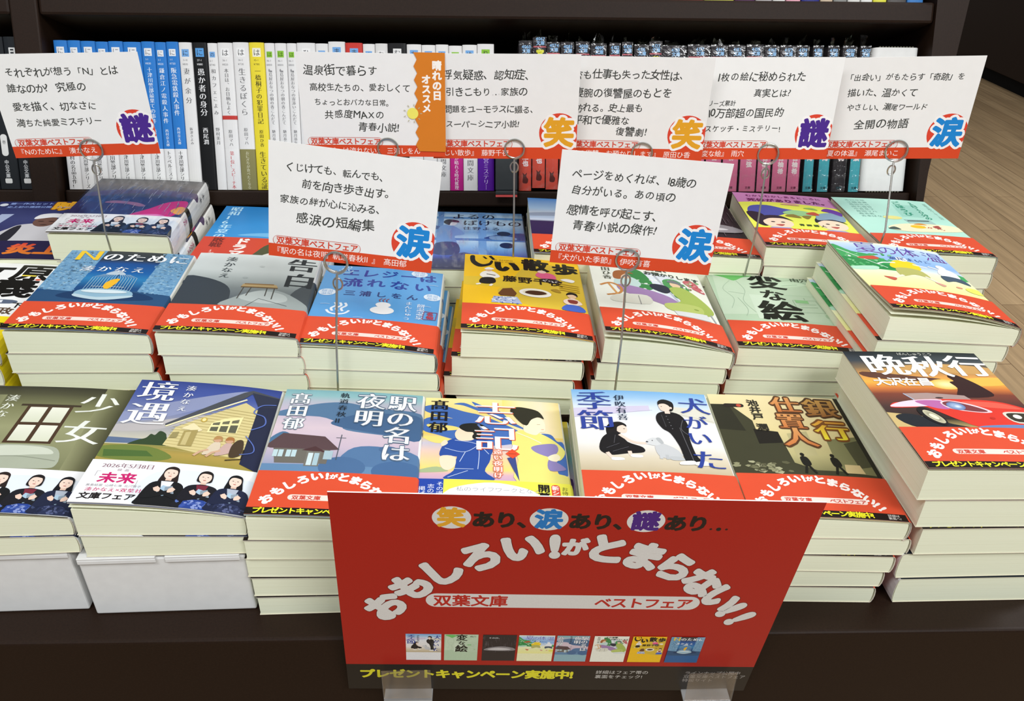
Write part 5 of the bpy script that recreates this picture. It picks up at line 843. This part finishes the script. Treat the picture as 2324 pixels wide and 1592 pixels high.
for k, ((x, y, z, wd, yaw, tilt, roll), art, dsc) in cards.items():
    mt = Matrix.Translation((x*.001, y*.001, z*.001)) @ Matrix.Rotation(R(yaw), 4, 'Z') @ Matrix.Rotation(R(tilt), 4, 'X') @ Matrix.Rotation(R(roll), 4, 'Z'); s = wd/128
    g = Grid([0, 128], [0, 91], [[Vector((-64*s, -45.5*s, 0)), Vector((-64*s, 45.5*s, 0))], [Vector((64*s, -45.5*s, 0)), Vector((64*s, 45.5*s, 0))]], [Vector((0, 0, 1))]*2)
    m = MD(); g.shell(m, .35, '#efefed', '#e0dfdb'); g.wrap(m, art, lift=.03, step=.008); o = obj('message_card', m.mesh('message_card', CARD)); o.matrix_world = mt
    tag(o, 'white handwritten message card with '+dsc, 'card', 'handwritten cards on wire holders')
    if k == 'K2':
        b = Art(); zig = []
        for i in range(16): zig += [(104 if i % 2 else 101, 92.5-i*5.8)]
        b.poly([(128.4, 92.5)]+[(128.4, 5)]+zig[::-1], '#d97f26'); b.text('晴れの日', 117, 86, 8.4, '#fbf6ee', HEAVY, vert=True, sp=1.02); b.text('オススメ', 107.5, 74, 8.2, '#fbf6ee', HEAVY, vert=True, sp=1.02); b.ell(99, 40, 5, 5, '#f2ea6a')
        for q in range(9): b.line([(99+6.6*math.cos(q*.698), 40+6.6*math.sin(q*.698)), (99+8.4*math.cos(q*.698), 40+8.4*math.sin(q*.698))], .7, '#b9b494')
        g2 = Grid([90, 129], [0, 93], [[Vector((26*s, -45.5*s, 0)), Vector((26*s, 47.5*s, 0))], [Vector((65*s, -45.5*s, 0)), Vector((65*s, 47.5*s, 0))]], [Vector((0, 0, 1))]*2)
        m = MD(); g2.wrap(m, b, lift=.7, step=.02); tag(obj('paper_strip', m.mesh('paper_strip', CARD), o), 'orange zigzag strip')
    # wire holder: coil that grips the card, small eye below it, stem and foot
    rx, rz, rr = rings[k]; fx, fy, fz = feet[k]; inv = mt.inverted(); pl = inv @ Vector((rx*.001, y*.001, rz*.001)); pl.z = 0; c = mt @ pl; nrm = (mt.to_3x3() @ Vector((0, 0, 1))).normalized(); ax = (mt.to_3x3() @ Vector((1, 0, 0))).normalized(); up = Vector((0, 0, 1)); up = (up-nrm*up.dot(nrm)).normalized(); ax = up.cross(nrm).normalized()
    hd = thing('wire_card_holder', 'steel wire holder with round coil gripping the card with '+dsc.split(', ')[0] if k not in ('K3', 'K4', 'F1', 'F2', 'K1', 'K5', 'K6') else {'K1': 'steel wire holder gripping the leftmost card, standing behind the birdcage book', 'K3': 'steel wire holder standing behind the yellow walking man book', 'K4': 'steel wire holder mostly hidden by the front right card', 'K5': 'steel wire holder standing behind the pale green brush-title book', 'K6': 'steel wire holder gripping the rightmost card, behind the summer children book', 'F1': 'steel wire holder standing behind the small blue station book', 'F2': 'steel wire holder standing behind the white schoolboy book'}[k], 'card holder', (fx*.001, fy*.001, fz*.001), (0, 0, 0), 'steel wire card holders'); b0 = Vector((fx*.001, fy*.001, fz*.001))
    pts = []; r = rr*.001
    for i in range(0, 61):
        a = R(-90+i*12); pts.append(c+ax*r*math.cos(a)+up*r*math.sin(a)+nrm*(.0019-.0038*i/60)-b0)
    obj('coil', tube(pts, .0009).mesh('coil', WIRE), hd)
    e = c-up*(r+.0005)+nrm*.0019; top = e-b0; sd = 1 if k in ('F1', 'K1', 'K3') else -1
    eye = [top]
    for i in range(0, 25): a = R(90-i*15*sd); eye.append(top-up*.0075+Vector((0, 0, 0))+ax*.0034*math.cos(a)*1+up*.0048*math.sin(a)-nrm*(.0012*i/24-.0006))
    obj('eye', tube(eye, .0007).mesh('eye', WIRE), hd)
    vz = max(.06, (150 if k[0] == 'K' else 126)*.001-b0.z); st = [Vector((0, 0, .001)), Vector((top.x*.5*vz/top.z, 0, vz*.5)), Vector((top.x*vz/top.z, top.y*.04, vz)), Vector((top.x*(vz+top.z)/2/top.z, top.y*.52, (vz+top.z)/2)), top]
    obj('stem', tube(st, .0009).mesh('stem', WIRE), hd)
    f_m = MD(); n = 16; rad = .0038
    V = [(rad*math.cos(i*2*math.pi/n), rad*math.sin(i*2*math.pi/n), zz) for zz in (.0002, .003) for i in range(n)]; f_m.add(V, [(i, (i+1) % n, n+(i+1) % n, n+i) for i in range(n)]+[tuple(range(n))[::-1], tuple(range(n, 2*n))], '#ffffff'); obj('foot', f_m.mesh('foot', WIRE), hd)
# ------------------------------------------------------------------ the red poster in its two clear holders
PW, PH = 278, 195
a = Art(); a.rect(0, 0, PW, PH, '#a91b10'); a.rect(0, 0, PW, 30, '#171412')  # poster inks and whites darkened overall, standing in for shade on its front
for ch, cx, col in (('笑', 67.5, '#e2a62c'), ('涙', 122.5, '#1f78c0'), ('謎', 178, '#4a1f7c')):
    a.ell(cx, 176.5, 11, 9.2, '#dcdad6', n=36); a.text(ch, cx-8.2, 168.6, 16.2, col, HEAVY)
for x, t in ((78.5, 'あり、'), (133.5, 'あり、'), (188.5, 'あり…')): a.text(t, x, 168.5, 13.8, '#1d1210', HEAVY, sp=.94)
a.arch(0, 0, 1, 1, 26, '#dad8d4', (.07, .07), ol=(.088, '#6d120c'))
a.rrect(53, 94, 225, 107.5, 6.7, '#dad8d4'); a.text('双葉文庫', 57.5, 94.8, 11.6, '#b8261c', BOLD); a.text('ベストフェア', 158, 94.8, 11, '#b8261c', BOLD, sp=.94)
a.text('プレゼントキャンペーン実施中!', 8, 13.6, 10.6, '#e2dc2c', HEAVY, sp=.965); a.text('詳細はフェア帯の', 169, 20, 4.6, '#cfccc6'); a.text('裏面をチェック!', 169, 14.6, 4.6, '#cfccc6'); a.text('ラインナップ公開中', 231, 20, 4.4, '#a9a6a2'); a.text('双葉文庫ベストフェア', 231, 15.4, 4.4, '#a9a6a2'); a.text('特設サイト', 231, 10.8, 4.4, '#a9a6a2')
for i, (fn, x0, x1) in enumerate(((c_dog, 40, 63), (c_sketch, 65, 87), (c_stage, 90, 112), (c_summer, 113.5, 137), (c_station, 138.5, 160), (c_window, 163, 186), (c_walk, 188.5, 211), (c_cage, 214, 236.5))):
    a.paste(fn(), x0, 35.5, (x1-x0)/105, 29.5/148, 105, 148)
mt = Matrix.Translation((.0489, .362, .0604)) @ Matrix.Rotation(R(.3), 4, 'Z') @ Matrix.Rotation(R(96.4), 4, 'X') @ Matrix.Rotation(R(-2.7), 4, 'Z')
g = Grid([0, PW], [0, PH], [[Vector((-PW/2, -112.5, 0)), Vector((-PW/2, 82.5, 0))], [Vector((PW/2, -112.5, 0)), Vector((PW/2, 82.5, 0))]], [Vector((0, 0, 1))]*2)
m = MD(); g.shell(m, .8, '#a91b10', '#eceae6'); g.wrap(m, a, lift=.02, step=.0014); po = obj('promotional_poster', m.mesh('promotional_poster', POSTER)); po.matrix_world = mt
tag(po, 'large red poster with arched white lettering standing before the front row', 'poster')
for lab, cx, z0 in (('clear acrylic holder under the left end of the red poster', -54, -48.5), ('clear acrylic holder under the right end of the red poster', 153.5, -56)):
    h = thing('sign_holder', lab, 'holder', (cx*.001, .3775, z0*.001), (0, 0, 0), 'clear acrylic poster holders'); m = MD()
    m.box(-.0165, .0165, -.0014, 0, 0, .033); bevel(obj('back_plate', m.mesh('back_plate', ACRY), h), .0004)
    m = MD(); m.box(-.0165, .0165, -.0135, -.0016, 0, .0016); bevel(obj('ledge', m.mesh('ledge', ACRYE), h), .0004)
    m = MD(); m.box(-.0165, .0165, -.0138, -.0124, .0018, .032); bevel(obj('front_lip', m.mesh('front_lip', ACRY), h), .0004)
